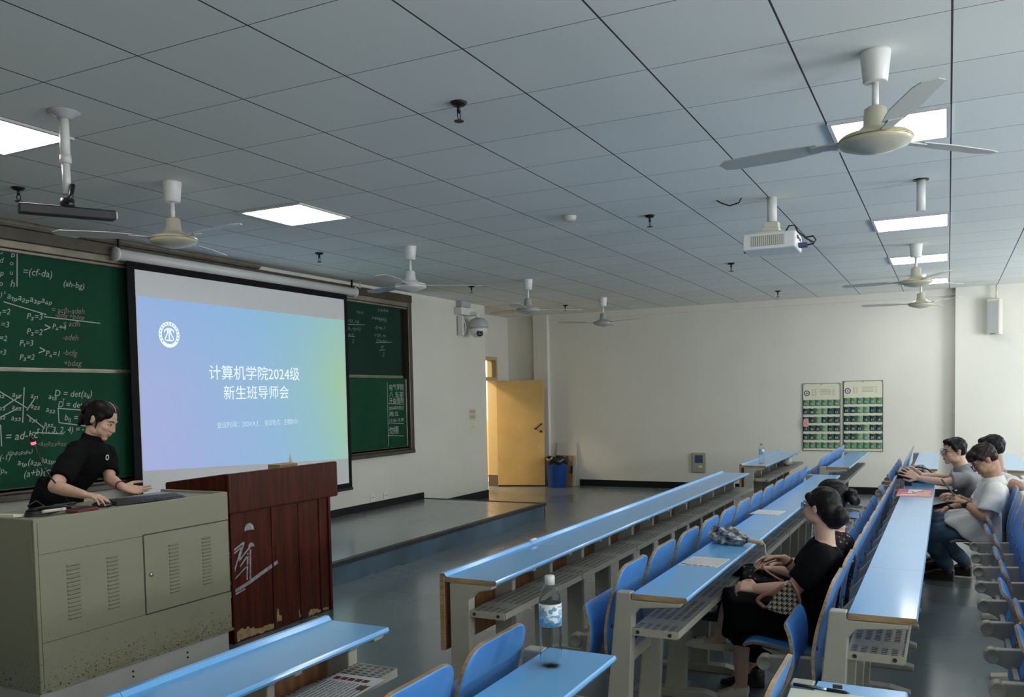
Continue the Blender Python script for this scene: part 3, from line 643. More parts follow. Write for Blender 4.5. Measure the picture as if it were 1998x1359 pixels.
for k in range(15):
    a = math.radians(215 - k*250/14)
    strip(g, (lx+0.093*math.cos(a), YS-0.007, lz+0.093*math.sin(a)), (lx+0.110*math.cos(a+0.04), YS-0.007, lz+0.110*math.sin(a+0.04)), 0.012)
g.build('emblem_ring_marks', 'slide_light', ps)
g = G(); g.tube([(5.95, YS+0.02, 2.93), (6.0, YS+0.02, 2.97), (6.05, YS, 2.95), (6.06, YS+0.02, H)], 0.008, 8)
g.build('power_cable', 'white_plastic', ps)
# ------------------------------------------------------------------ metal console
CX0, CX1, CY0, CY1, CZ0, CZ1 = 0.18, 1.485, 2.28, 2.86, 0.155, 1.03
cs = thing('teaching_console', 'beige metal teaching console with louvred doors and rusty lower edge', 'console', ((CX0+CX1)/2, (CY0+CY1)/2, 0))
g = G(); g.box(CX0, CX1, CY0, CY0+0.02, CZ0, CZ1); g.box(CX0, CX0+0.02, CY0+0.02, CY1, CZ0, CZ1); g.box(CX1-0.02, CX1, CY0+0.02, CY1, CZ0, CZ1); g.box(CX0+0.02, CX1-0.02, CY1-0.02, CY1, CZ0, CZ1-0.09)
g.build('body', 'console_paint', cs, bevel=0.006)
G().box(CX0+0.02, CX1-0.02, CY0+0.02, CY1-0.02, 0.995, 1.015).build('worktop', 'console_paint', cs)
G().box(CX0+0.005, CX1-0.02, CY0+0.015, CY1, 0, CZ0-0.004).build('plinth', 'plinth_white', cs)
g = G(); g.box(CX0-0.006, CX1+0.006, CY0-0.006, CY0+0.012, CZ0-0.012, CZ0+0.004); g.box(CX0-0.006, CX0+0.01, CY0+0.012, CY1, CZ0-0.012, CZ0+0.004); g.build('bottom_rim', 'console_paint', cs)
def grooves(name, rects, w=0.003):
    g = G()
    for x0, x1, z0, z1 in rects:
        g.box(x0, x1, CY0-0.0012, CY0+0.001, z0-w/2, z0+w/2); g.box(x0, x1, CY0-0.0012, CY0+0.001, z1-w/2, z1+w/2)
        g.box(x0-w/2, x0+w/2, CY0-0.0012, CY0+0.001, z0, z1); g.box(x1-w/2, x1+w/2, CY0-0.0012, CY0+0.001, z0, z1)
    return g
dr = G().box(0.835, 1.475, CY0-0.004, CY0, 0.402, 0.846).build('hinged_door', 'console_paint', cs, bevel=0.002)
grooves('door_gap', [(0.83, 1.48, 0.396, 0.852)], 0.006).build('door_gap', 'groove_dark', dr)
g = G(); g.lathe([(0.0, 0.008), (0.011, 0.008), (0.012, 0.0)], (0.872, CY0-0.004, 0.62), 14, mx=Matrix.Rotation(PI/2, 4, 'X')); g.build('lock', 'steel', dr)
g = G()
for a, b_, c_, d_ in ((CX0+0.02, 0.828, 0.846, 0.849), (CX0+0.02, 0.828, 0.396, 0.399), (CX0+0.018, CX0+0.021, CZ0, CZ1-0.02)): g.box(a, b_, CY0-0.001, CY0+0.001, c_, d_) if d_ > c_ else None
g.build('panel_seam', 'vent_dark', cs)
for x0, x1, par in ((0.35, 0.425, cs), (0.59, 0.66, cs), (1.005, 1.075, dr), (1.255, 1.325, dr)):
    g = G()
    for k in range(14):
        z = 0.485+k*0.0213; yy = CY0-(0.004 if par is dr else 0)
        g.prism([(yy, z), (yy-0.007, z+0.002), (yy, z+0.010)], 0, x0, x1, 0)
        g.box(x0, x1, yy-0.0015, yy, z-0.0035, z-0.0005, 1)
    g.build('louvre', ['console_paint', 'vent_dark'], par)
for x, y in ((0.74, 0.0), (1.13, 0.0)):
    g = G()
    for z in (0.065, 0.095): g.tube([(x, CY0+0.016, z), (x, CY0+0.011, z)], 0.006, 8)
    g.build('bolt', 'dark_metal', cs)
# things on the console
WT = 1.015
t = thing('keyboard', 'black computer keyboard at the front rim of the console', 'keyboard', (1.03, 2.44, WT))
mx = Matrix.Translation((1.02, 2.46, WT+0.012)) @ Matrix.Rotation(math.radians(-14), 4, 'Z') @ Matrix.Rotation(math.radians(5), 4, 'X')
G().box(-0.215, 0.215, -0.07, 0.07, -0.008, 0.008, 0, mx).build('case', 'black_plastic', t, bevel=0.004)
g = G()
for r in range(5):
    for k in range(20): g.box(-0.205+k*0.0205, -0.188+k*0.0205, -0.06+r*0.024, -0.041+r*0.024, 0.008, 0.0135, 0, mx)
g.build('keys', 'bolt_dark', t)
t = thing('computer_mouse', 'black computer mouse under the lecturer\'s right hand', 'mouse', (0.745, 2.50, WT))
g = G(); g.ell((0.745, 2.50, WT+0.012), (0.034, 0.055, 0.022), Matrix.Rotation(math.radians(40), 4, 'Z'), 16); g.build('shell', 'black_plastic', t)
G().tube([(0.78, 2.53, WT+0.006), (0.84, 2.56, WT+0.004), (0.90, 2.55, WT+0.004)], 0.0025, 6).build('cable', 'black_plastic', t)
t = thing('phone', 'phone in a red case lying on the console rim', 'phone', (0.56, 2.45, WT))
mx = Matrix.Translation((0.56, 2.42, WT+0.014)) @ Matrix.Rotation(math.radians(14), 4, 'Z') @ Matrix.Rotation(math.radians(4), 4, 'X')
G().box(-0.08, 0.08, -0.04, 0.04, -0.012, 0.006, 0, mx).build('case', 'ink_maroon', t, bevel=0.004)
G().box(-0.072, 0.072, -0.034, 0.034, 0.006, 0.008, 0, mx).build('glass', 'black_plastic', t)
t = thing('gooseneck_microphone', 'thin gooseneck microphone with glowing red ring at the left', 'microphone', (0.76, 2.8, WT))
G().tube([(0.76, 2.80, WT), (0.70, 2.80, 1.12), (0.62, 2.80, 1.22), (0.575, 2.80, 1.33), (0.555, 2.80, 1.385)], 0.005, 8).build('neck', 'black_plastic', t)
G().lathe([(0.035, 0.0), (0.035, 0.012), (0.012, 0.02)], (0.76, 2.8, WT), 16).build('base', 'black_plastic', t)
mat('red_glow', (0.5, 0.02, 0.05), 0.4, emit=((1.0, 0.12, 0.2), 1.4))
G().tube([(0.556, 2.80, 1.38), (0.551, 2.80, 1.395)], 0.013, 12).build('light_ring', 'red_glow', t)
G().tube([(0.551, 2.80, 1.395), (0.543, 2.80, 1.425), (0.541, 2.80, 1.432)], [0.013, 0.014, 0.006], 12).build('capsule', 'black_plastic', t)
g = G()
for k in range(5):
    pts = []
    for a in range(13):
        w = a/12*2*PI; pts.append((0.36+0.02*k+(0.07+0.01*k)*math.cos(w+k), 2.50+0.05*math.sin(w*1.0+k*0.7), WT+0.008+0.006*k+0.02*max(0, math.sin(w))*(k > 2)))
    g.tube(pts, 0.0045, 6)
g.tube([(0.40, 2.62, WT+0.005), (0.37, 2.60, WT+0.05), (0.42, 2.60, WT+0.07), (0.47, 2.60, WT+0.03)], 0.004, 6)
g.tube([(0.48, 2.58, WT+0.006), (0.50, 2.56, WT+0.035), (0.55, 2.56, WT+0.035), (0.58, 2.55, WT+0.006)], 0.009, 6)
tag(g.build('cable_bundle', 'black_plastic', origin=(0.4, 2.5, WT)), 'tangle of black cables at the left end of the console top', 'cables')
mx = Matrix.Translation((0.27, 2.62, WT+0.012)) @ Matrix.Rotation(0.3, 4, 'Z') @ Matrix.Rotation(0.12, 4, 'Y')
tag(G().box(-0.08, 0.08, -0.10, 0.10, -0.012, 0.004, 0, mx).build('booklet', 'paper_cream', origin=(0.27, 2.62, WT), bevel=0.002), 'cream booklet lying at the far left of the console top', 'booklet')
g = G(); g.tube([(0.33, 2.42, WT+0.03), (0.45, 2.44, WT+0.026)], 0.008, 8); g.tube([(0.45, 2.44, WT+0.026), (0.475, 2.445, WT+0.025)], 0.010, 8)
tag(g.build('plug_lead', ['cream_plastic'], origin=(0.4, 2.43, WT)), 'pale plug lead lying over the cables on the console', 'lead')
# ------------------------------------------------------------------ red wooden lectern
LX0, LX1, LY0, LY1 = 1.585, 2.70, 2.365, 2.90
lt = thing('lectern', 'dark red wooden lectern with chipped base and grey graffiti', 'lectern', ((LX0+LX1)/2, 2.6, 0))
g = G(); g.box(LX0+0.05, LX1-0.07, LY0+0.045, LY0+0.07, 0.0, 0.88)
g.build('front_panel', 'red_wood', lt, bevel=0.003)
g = G(); g.box(LX1-0.085, LX1-0.06, LY0+0.03, LY1, 0.0, 0.88); g.build('side_panel', 'red_wood', lt, bevel=0.003)
g = G(); g.box(LX0+0.03, LX0+0.055, LY0+0.03, LY1, 0.0, 0.88); g.build('side_panel', 'red_wood', lt, bevel=0.003)
g = G(); g.box(LX1-0.19, LX1-0.172, LY0+0.036, LY0+0.046, 0.0, 0.86); g.box(LX0+0.42, LX0+0.432, LY0+0.038, LY0+0.046, 0, 0.86); g.box(LX0+0.70, LX0+0.706, LY0+0.040, LY0+0.046, 0, 0.86)
g.build('moulding', 'red_wood', lt, bevel=0.002)
g = G(); g.box(LX0, LX1, LY0, LY0+0.035, 0.865, 1.13)
g.build('apron', 'red_wood', lt, bevel=0.012)
for x in (LX0, LX1-0.035):
    G().prism([(LY0+0.035, 0.865), (LY1+0.05, 0.865), (LY1+0.05, 1.06), (LY0+0.035, 1.13)], 0, x, x+0.035).build('side_apron', 'red_wood', lt, bevel=0.008)
mx = Matrix.Translation((0, LY0+0.035, 1.085)) @ Matrix.Rotation(math.radians(-6), 4, 'X')
G().box(LX0+0.035, LX1-0.035, 0, 0.52, -0.02, 0.0, 0, mx).build('desktop', 'red_wood', lt)
# worn chips along the base
random.seed(3)
def chip(g, x0, x1, z0, z1, n=22):
    top = [(x0+(x1-x0)*k/n, z1*(0.75+0.25*random.random())*(0.55+0.45*math.sin(PI*min(1, k/n*1.6+0.15)))) for k in range(n+1)]
    bot = [(x0+(x1-x0)*k/n, z0+0.012*random.random()) for k in range(n+1)]
    y = LY0+0.0435
    vs = [(a, y, z) for a, z in top]+[(a, y, z) for a, z in bot]
    g.add(vs, [(k, n+1+k, n+2+k, k+1) for k in range(n)], 0)
for a in ((LX0+0.05, LX0+0.42, 0.005, 0.10, 22), (LX0+0.45, LX0+0.50, 0.04, 0.16, 8), (LX1-0.33, LX1-0.10, 0.005, 0.06, 22), (LX0+0.68, LX0+0.70, 0.02, 0.10, 5)):
    g = G(); chip(g, *a); g.build('chipped_edge', 'chipped_wood', lt)
g = G(); y = LY0+0.0435
def px2(px, pz): return (1.60+(px-455)*0.00585, y, 0.02+(1256-(pz-(px-455)*0.31*0))*0.00352)
def gl(x, z): return (x, y, z)
for p, q, w in (((1.60, 0.60), (1.735, 0.655), 0.012), ((1.60, 0.575), (1.72, 0.63), 0.010), ((1.745, 0.66), (1.69, 0.54), 0.012), ((1.72, 0.63), (1.61, 0.40), 0.012), ((1.69, 0.54), (1.80, 0.62), 0.012), ((1.70, 0.50), (1.78, 0.57), 0.010), ((1.775, 0.58), (1.76, 0.40), 0.014), ((1.80, 0.60), (1.79, 0.39), 0.014), ((1.775, 0.50), (1.60, 0.40), 0.008),
                ((1.60, 0.335), (1.76, 0.375), 0.022), ((1.76, 0.375), (2.06, 0.47), 0.026), ((1.60, 0.315), (1.74, 0.345), 0.012)): strip(g, gl(*p), gl(*q), w)
for cx_, cz_, rr in ((1.795, 0.745, 0.05), (1.81, 0.625, 0.03)):
    n = 16; g.add([gl(cx_, cz_-rr*0.2)]+[gl(cx_+rr*0.9*math.cos(PI*k/n), cz_+rr*math.sin(PI*k/n)-rr*0.3) for k in range(n+1)], [(0, k+2, k+1) for k in range(n)])
g.build('graffiti', 'grey_marker', lt)
# box and marker on the lectern
t = thing('chalk_box', 'small tan box standing on top of the red lectern', 'box', (2.55, 2.82, 1.05))
G().box(2.46, 2.66, 2.72, 2.84, 1.055, 1.115).build('carton', 'chipped_wood', t, bevel=0.003)
tag(G().tube([(2.65, 2.78, 1.115), (2.66, 2.78, 1.185)], 0.011, 10).build('chalk_holder', 'paper_white', origin=(2.65, 2.78, 1.115)), 'upright white chalk stick on the tan box', 'chalk')
# ------------------------------------------------------------------ lecture benches
DT = 0.752; PITCH = 0.471
def bolt(g, c, d, r=0.009): g.tube([c, (c[0]+d[0], c[1]+d[1], c[2]+d[2])], r, 8, smooth=False)
def post_geo(x, yf, first, inner=False):
    """C-shaped steel frame post: column, desk arm, shelf arm, foot"""
    a, b = x-0.028, x+0.028
    if inner: a, b = x-0.019, x+0.019
    zt = DT-0.028 if inner else DT+0.002
    g = G()
    if first: col = [(yf-0.05, 0.0), (yf-0.15, 0.0), (yf-0.155, 0.655), (yf-0.185, 0.69), (yf-0.275, DT-0.043), (yf-0.275, DT-0.026), (yf-0.05, DT-0.026)]
    else: col = ([(yf+0.008, zt)] if not inner else [(yf+0.020, 0.64)])+[ (yf+0.085, 0.0), (yf-0.03, 0.0), (yf-0.062, 0.655), (yf-0.09, 0.69), (yf-0.27, DT-0.043), (yf-0.27, DT-0.026), (yf-0.056, DT-0.028)]+([] if inner else [(yf-0.056, zt)])
    g.prism(col, 0, a, b)
    return g
def foot_geo(x, yf, first):
    g = G(); o = -0.08 if first else 0.03
    g.prism([(yf+o+0.22, 0.0), (yf+o+0.22, 0.022), (yf+o+0.05, 0.045), (yf+o-0.16, 0.045), (yf+o-0.26, 0.022), (yf+o-0.26, 0.0)], 0, x-0.035, x+0.035); return g
def bracket_geo(x, yf):
    g = G(); c, z, r = yf+0.290, 0.455, 0.028
    nose = [(c+r*math.cos(w), z+r*math.sin(w)) for w in [PI/2-PI*k/8 for k in range(9)]]
    g.prism([(yf+0.035, 0.50), (yf+0.10, 0.495)] + nose + [(yf+0.16, 0.375), (yf+0.05, 0.30), (yf+0.035, 0.30)], 0, x-0.021, x+0.021)
    return g
def cap_geo(x, yf):
    g = G(); g.lathe([(0.0, -0.024), (0.023, -0.024), (0.025, -0.028), (0.030, -0.028), (0.032, -0.024), (0.032, 0.024), (0.030, 0.028), (0.025, 0.028), (0.023, 0.024), (0.0, 0.024)], (x, yf+0.290, 0.455), 24, mx=Matrix.Rotation(PI/2, 4, 'Y')); return g
def desk_row(x0, n, pitch, yf, first, label, seats=True):
    """desk of n seats with its front edge at yf; per two seats one tabletop and one shelf"""
    t = thing('lecture_desk', label, 'desk', (x0+n*pitch/2, yf-0.1, 0), 'blue lecture hall desks')
    yb = yf-0.30
    spans = []; k = 0
    while k < n: spans.append((x0+k*pitch, x0+min(k+2, n)*pitch)); k += 2
    for i, (a, b) in enumerate(spans):
        g = G()
        yt = yf if first else yf-0.058
        prof = [(yt-0.005, DT-0.024), (yt-0.005, DT), (yb+0.004, DT), (yb, DT-0.005), (yb-0.002, DT-0.012), (yb+0.004, DT-0.022), (yb+0.01, DT-0.024)]
        if first: prof = [(yf, DT-0.024), (yf, DT+0.010), (yf-0.006, DT+0.017), (yf-0.022, DT+0.017), (yf-0.034, DT+0.002), (yf-0.04, DT)] + prof[2:]
        g.prism(prof, 0, a+0.001, b-0.001, 0, mcap=1)
        tt = g.build('tabletop', ['blue_laminate', 'wood_edge'], t)
        s0, s1 = (yf-0.15, yf-0.335) if first else (yf-0.055, yf-0.255)
        g = G(); g.box(a+0.012, b-0.012, s1, s0, 0.598, 0.602, 0)
        g.box(a+0.012, b-0.012, s1-0.006, s1, 0.575, 0.604, 1); g.box(a+0.006, a+0.012, s1, s0, 0.572, 0.604, 1); g.box(b-0.012, b-0.006, s1, s0, 0.572, 0.604, 1)
        sh = g.build('shelf', ['perforated_metal', 'beige_metal'], t)
        if i == 0:
            g = G()
            for yy in (s0-0.03, s1+0.03): bolt(g, (a+0.006, yy, 0.588), (-0.004, 0, 0), 0.008)
            g.build('shelf_bolt', 'bolt_dark', sh)
        if first:
            G().box(a+0.001, b-0.001, yf-0.022, yf-0.002, 0.40, DT-0.024).build('front_panel', 'wood_panel', t)
    if first:
        G().box(x0-0.006, x0+0.001, yf-0.024, yf, 0.40, DT-0.0).build('panel_edge', 'wood_edge', t)
    for k in range(n+1):
        x = x0+k*pitch; x = x+0.03 if k == 0 else x-0.03 if k == n else x
        p = post_geo(x, yf, first, 0 < k < n).build('post', 'beige_metal', t, bevel=0.005)
        foot_geo(x, yf, first).build('foot', 'beige_metal', p, bevel=0.004)
    if seats:
        G().box(x0+0.01, x0+n*pitch-0.01, yf+0.0, yf+0.04, 0.40, 0.46).build('seat_rail', 'beige_metal', t, bevel=0.004)
        for k in range(n):
            x = x0+(k+0.5)*pitch
            bk = bracket_geo(x, yf).build('seat_bracket', 'beige_metal', t, bevel=0.005)
            cap_geo(x, yf).build('hinge_cap', 'beige_metal', bk)
    return t
# ---- plywood tip-up seat
def ply(profile, hw, thick, nu=10):
    """curved plywood sheet: profile of (y, z) points, half width per point; blue faces (0) and wood edge (1)"""
    g = G(); k = len(profile); P = [Vector((0, a, b)) for a, b in profile]
    nrm = []
    for i in range(k):
        t = (P[min(i+1, k-1)]-P[max(i-1, 0)]).normalized(); nrm.append(Vector((0, -t.z, t.y)))
    def row(off): return [[(hw[i]*(2*j/nu-1), P[i].y+nrm[i].y*off, P[i].z+nrm[i].z*off) for j in range(nu+1)] for i in range(k)]
    A, B = row(thick/2), row(-thick/2); w = nu+1
    vs = [p for r in A for p in r]+[p for r in B for p in r]; o = k*w
    fs = [(i*w+j, i*w+j+1, (i+1)*w+j+1, (i+1)*w+j) for i in range(k-1) for j in range(nu)]
    fb = [(o+i*w+j, o+(i+1)*w+j, o+(i+1)*w+j+1, o+i*w+j+1) for i in range(k-1) for j in range(nu)]
    g.add(vs, fs+fb, 0, True)
    base = len(g.v)-2*o
    ring = [i*w for i in range(k)] + [(k-1)*w+j for j in range(1, nu+1)] + [i*w+nu for i in range(k-2, -1, -1)] + [j for j in range(nu-1, 0, -1)]
    for a, b in zip(ring, ring[1:]+ring[:1]):
        g.f.append((base+a, base+b, base+o+b, base+o+a)); g.m.append(1); g.s.append(False)
    return g
def spline(pts, n):
    out = []
    for i in range(len(pts)-1):
        p0 = pts[max(i-1, 0)]; p1 = pts[i]; p2 = pts[i+1]; p3 = pts[min(i+2, len(pts)-1)]
        for s in range(n):
            u = s/n; out.append(tuple(0.5*((2*b)+(-a+c)*u+(2*a-5*b+4*c-d)*u*u+(-a+3*b-3*c+d)*u**3) for a, b, c, d in zip(p0, p1, p2, p3)))
    out.append(tuple(pts[-1])); return out
def seat_proto(width, unfolded, lean=0.0):
    t = thing('folding_seat', '', 'seat', (0, 0, 0))
    bp = spline([(0.0, 0.852), (0.022, 0.78), (0.048, 0.69), (0.064, 0.61), (0.070, 0.54), (0.066, 0.46), (0.062, 0.345)], 5)
    hw = width/2; r = 0.075
    def half(z):
        d = max(0, z-(0.852-r)); e = max(0, (0.345+0.05)-z)
        w = hw-0.012*abs(z-0.6)/0.25
        if d > 0: w -= r-math.sqrt(max(0, r*r-d*d))
        if e > 0: w -= 0.05-math.sqrt(max(0, 0.0025-e*e))
        return w
    ply(bp, [half(z) for _, z in bp], 0.012).build('backrest', ['blue_plywood', 'wood_edge'], t)
    bb_ = t.children[0]
    for sx in (-1, 1):
        for z, yy in ((0.58, 0.067), (0.42, 0.064)):
            g = G(); bolt(g, (sx*hw*0.72, yy+0.010, z), (0, -0.020, 0), 0.008); g.build('bolt', 'bolt_dark', bb_)
    if unfolded: sp_ = [(0.10, 0.435), (0.16, 0.425), (0.24, 0.432), (0.32, 0.446), (0.39, 0.452), (0.43, 0.440), (0.445, 0.425)]
    else: sp_ = [(0.215, 0.33), (0.195, 0.39), (0.165, 0.45), (0.150, 0.52), (0.152, 0.59), (0.165, 0.645), (0.182, 0.672)]
    if lean:
        ca, sa = math.cos(lean), math.sin(lean)
        sp_ = [(0.175+(a-0.17)*ca+(b-0.40)*sa, 0.40-(a-0.17)*sa+(b-0.40)*ca) for a, b in sp_]
    sp_ = spline(sp_, 5); k = len(sp_)
    hs = []
    for i in range(k):
        u = i/(k-1); w = hw-0.012
        if u > 0.82: w -= 0.06*(1-math.sqrt(max(0, 1-((u-0.82)/0.18)**2)))
        if u < 0.1: w -= 0.03*(1-u/0.1)
        hs.append(w)
    ply(sp_, hs, 0.013).build('seat_pan', ['blue_plywood', 'wood_edge'], t)
    if unfolded:
        for xa in (-hw+0.03, hw-0.06):
            g = G(); g.prism([(0.10, 0.42), (0.10, 0.39), (0.30, 0.40), (0.36, 0.43), (0.24, 0.42)], 0, xa, xa+0.03); g.build('hinge_arm', 'beige_metal', t)
    else: G().box(-hw+0.01, hw-0.01, 0.20, 0.22, 0.395, 0.42).build('hinge_bar', 'beige_metal', t)
    return t
PROTO = {}
def seats(x0, n, pitch, yf, row_text, group, opened=(), idx=None, away='the near aisle', leans=(0,)):
    for k in (idx if idx is not None else range(n)):
        ln = 0 if k in opened else leans[k % len(leans)]
        key = (round(pitch, 3), k in opened, ln)
        lab = 'blue plywood %s seat, %s from %s, %s' % ('lowered' if k in opened else 'tipped-up', ORD[k], away, row_text)
        if key not in PROTO: o = PROTO[key] = seat_proto(pitch-0.042, k in opened, ln)
        else: o = copy_tree(PROTO[key])
        o.location = (x0+(k+0.5)*pitch, yf, 0); o['label'] = lab; o['group'] = group
R1, R2, R3, R4 = 0.355, -0.535, -1.395, -2.255
C0, F0, FP = 0.90, 7.48, 0.512
N0 = 0.05-4*PITCH
desk_row(C0, 12, PITCH, R1, True, 'long front-row blue desk of the middle block, in front of the platform', seats=False)
desk_row(C0, 12, PITCH, R2, False, 'second-row blue desk of the middle block, with umbrella and papers')
desk_row(C0, 12, PITCH, R3, False, 'third-row blue desk of the middle block, behind the two women')
desk_row(C0, 12, PITCH, R4, False, 'last visible blue desk row, behind the three seated men')
desk_row(N0, 4, PITCH, R1, True, 'front-row blue desk at the lower left before the console', seats=False)
desk_row(N0+PITCH*2, 2, PITCH, R2, False, 'blue desk at the bottom centre carrying the tall water bottle')
desk_row(N0+PITCH*2, 2, PITCH, R3, False, 'blue desk at the bottom edge with notebook and pen', seats=True)
desk_row(F0, 5, FP, R1, True, 'front-row blue desk of the far block with a small bottle', seats=False)
desk_row(F0, 5, FP, R2, False, 'second-row blue desk of the far block below the pocket charts')
desk_row(F0, 5, FP, R3, False, 'third-row blue desk of the far block beyond the black bag')
desk_row(F0, 5, FP, R4, False, 'far-block blue desk at the right edge behind the men')
seats(C0, 12, PITCH, R2, 'second row of the middle block', 'seats on the second-row desk')
seats(C0, 12, PITCH, R3, 'third row of the middle block', 'seats on the third-row desk', opened=(1, 2, 10))
seats(C0, 12, PITCH, R4, 'last row behind the men', 'seats on the row behind the men', opened=(8, 9, 10), idx=range(0, 12), leans=(0.14, 0.06, 0.20, 0.10))
seats(N0, 4, PITCH, R2, 'bottle desk at the bottom centre', 'seats on the bottle desk', idx=(2, 3), away='the bottom left')
seats(N0, 4, PITCH, R3, 'notebook desk at the bottom edge', 'seats on the notebook desk', idx=(3,), away='the camera')
seats(F0, 5, FP, R2, 'second row of the far block', 'seats of the far block below the charts', away='the cross aisle')
seats(F0, 5, FP, R3, 'third row of the far block', 'seats of the far block beyond the bag', away='the cross aisle')
# ------------------------------------------------------------------ pocket charts on the far wall
def pocket_chart(y1, y0, z0, z1, label, note):
    """y1 = left edge as seen from the room"""
    x = XF-0.013; w = y1-y0
    t = thing('pocket_chart', label, 'pocket chart', (XF, (y0+y1)/2, z0), 'numbered pocket charts')
    G().box(x, XF-0.002, y0, y1, z0, z1).build('backing', 'paper_cream', t)
    g = G()
    for a, b, c, d in ((y0-0.006, y1+0.006, z0-0.006, z0), (y0-0.006, y1+0.006, z1, z1+0.006), (y0-0.006, y0, z0, z1), (y1, y1+0.006, z0, z1)): g.box(x-0.003, XF-0.002, a, b, c, d)
    g.build('border', 'trim_dark', t)
    ey, ez = y1-0.055, z1-0.145
    g = G(); n = 28
    for r0, r1 in ((0.030, 0.044), (0.0, 0.012)):
        vs = [(x-0.001, ey+r*math.cos(2*PI*j/n), ez+r*math.sin(2*PI*j/n)) for r in (r0, r1) for j in range(n)]
        g.add(vs, [(j, n+j, n+(j+1) % n, (j+1) % n) for j in range(n)])
    g.build('emblem', 'ink_navy', t)
    g = G()
    for a, b, r in ((0.13, 0.16, 6), (0.175, 0.20, 6), (0.26, 0.42, 5), (0.44, 0.47, 6)):
        for k in range(r):
            zz = z1-0.085-k*0.018; g.box(x-0.001, x, y1-b*w/0.55, y1-a*w/0.55, zz-0.006, zz)
    g.build('printed_lines', 'ink_grey', t)
    light = {(1, 2), (1, 3), (2, 2), (3, 3), (4, 2), (4, 3)}
    pw = w/6; rowh = (z1-0.245-z0)/6
    num = 1
    for r in range(6):
        for c in range(6):
            zb = z1-0.245-(r+1)*rowh+0.035; zt = zb+rowh*0.72
            ya, yb = y1-c*pw, y1-(c+1)*pw
            mt = 'green_mid' if r in (0, 5) else 'green_light' if (r, c) in light else 'green_dark'
            g = G(); ym = (ya+yb)/2
            d = [0.006, 0.018, 0.022, 0.018, 0.006]; ys = [ya-0.001, ya-pw*0.25, ym, yb+pw*0.25, yb+0.001]
            sag = [0, 0.004, 0.006, 0.004, 0]
            vs = [(x-dd*0.6, yy, zb) for dd, yy in zip(d, ys)]+[(x-dd, yy, zt-s_) for dd, yy, s_ in zip(d, ys, sag)]
            g.add(vs, [(k, k+5, k+6, k+1) for k in range(4)], 0)
            g.add([(x, yy, zb) for yy in ys]+[(x-dd*0.6, yy, zb) for dd, yy in zip(d, ys)], [(k, k+5, k+6, k+1) for k in range(4)], 0)
            p = g.build('pocket', mt, t)
            g = G(); glyphs(g, '%02d' % num, 0.044, (x-0.0245, ym+0.026, zb+0.018), right=(0, -1, 0)); g.build('number', 'number_white' if mt == 'green_dark' else 'paper_cream', p)
            num += 1
    for f in (0.03, 0.5, 0.97):
        G().lathe([(0.0, -0.006), (0.006, -0.006), (0.006, 0.0)], (x-0.001, y0+w*f, z1-0.012), 8, mx=Matrix.Rotation(PI/2, 4, 'Y')).build('grommet', 'trim_dark', t)
    if note:
        G().prism([(y1-0.005, z1-0.66), (y1-0.005, z1-0.56), (y1-0.03, z1-0.535), (y1-0.07, z1-0.54), (y1-0.085, z1-0.57), (y1-0.085, z1-0.65), (y1-0.05, z1-0.675)], 0, x-0.03, x-0.024).build('tucked_note', 'flyer_pink', t)['label'] = 'pinkish card in pocket 13'
pocket_chart(0.232, -0.308, 0.665, 1.70, 'left numbered pocket chart on the far wall, pink card in one pocket', True)
pocket_chart(-0.365, -0.912, 0.665, 1.725, 'right numbered pocket chart on the far wall, without any card', False)
# ------------------------------------------------------------------ papers
def leaflet(loc, rot, w, h, label, inks, name='leaflet', base='paper_white', cat='leaflet'):
    mx = Matrix.Translation(loc) @ Matrix.Rotation(rot, 4, 'Z')
    t = thing(name, label, cat, loc)
    G().box(-w/2, w/2, -h/2, h/2, 0, 0.0012, 0, mx).build('sheet', base, t)
    for zi, (nm, mt, rects) in enumerate(inks):
        g = G()
        for q_, (a, b, c, d) in enumerate(rects): zz = 0.0016+0.00012*(q_ % 7)+0.0008*zi; g.add([mx @ Vector(p) for p in ((a, c, zz), (b, c, zz), (b, d, zz), (a, d, zz))], [(0, 1, 2, 3)])
        g.build(nm, mt, t)
    return t
rnd = random.Random(5)
def lines(x0, x1, y0, y1, n, k=1):
    out = []
    for i in range(n):
        y = y0+(y1-y0)*i/max(1, n-1); xa = x0
        while xa < x1-0.01:
            xb = min(x1, xa+rnd.uniform(0.02, 0.09)); out.append((xa, xb, y, y+0.004*k)); xa = xb+0.006
    return out
Z = DT+0.0005
leaflet((1.69, -0.708, Z), math.radians(-3), 0.235, 0.195, 'printed leaflet on the second-row desk nearest the women', [('maroon_heading', 'ink_maroon', [(-0.112, -0.097, -0.06+0.032*k, -0.036+0.032*k) for k in range(4)]), ('small_print', 'ink_grey', lines(-0.08, 0.105, -0.085, 0.085, 13, 0.7)), ('black_mark', 'ink_black', [(-0.112, -0.104, -0.085, -0.07), (-0.1, -0.09, 0.06, 0.09)])])
leaflet((3.60, -0.672, Z), math.radians(-4), 0.235, 0.195, 'printed leaflet farther along the second-row desk beyond the umbrella', [('red_heading', 'ink_red', [(-0.112, -0.100, -0.08+0.028*k, -0.06+0.028*k) for k in range(6)]), ('small_print', 'ink_grey', lines(-0.08, 0.105, -0.085, 0.085, 11, 0.7))])
g_ = leaflet((-0.235, 0.075, 0.6045), math.radians(3), 0.30, 0.20, 'white leaflet with dark red heading on the shelf under the lower left desk', [('maroon_heading', 'ink_maroon', [(0.09, 0.118, -0.06+0.03*k, -0.035+0.03*k) for k in range(5)]), ('black_text', 'ink_black', lines(-0.13, 0.07, -0.09, 0.09, 12, 0.9)), ('yellow_figure', 'gold_trim', [(0.02, 0.06, -0.09, -0.06)])])
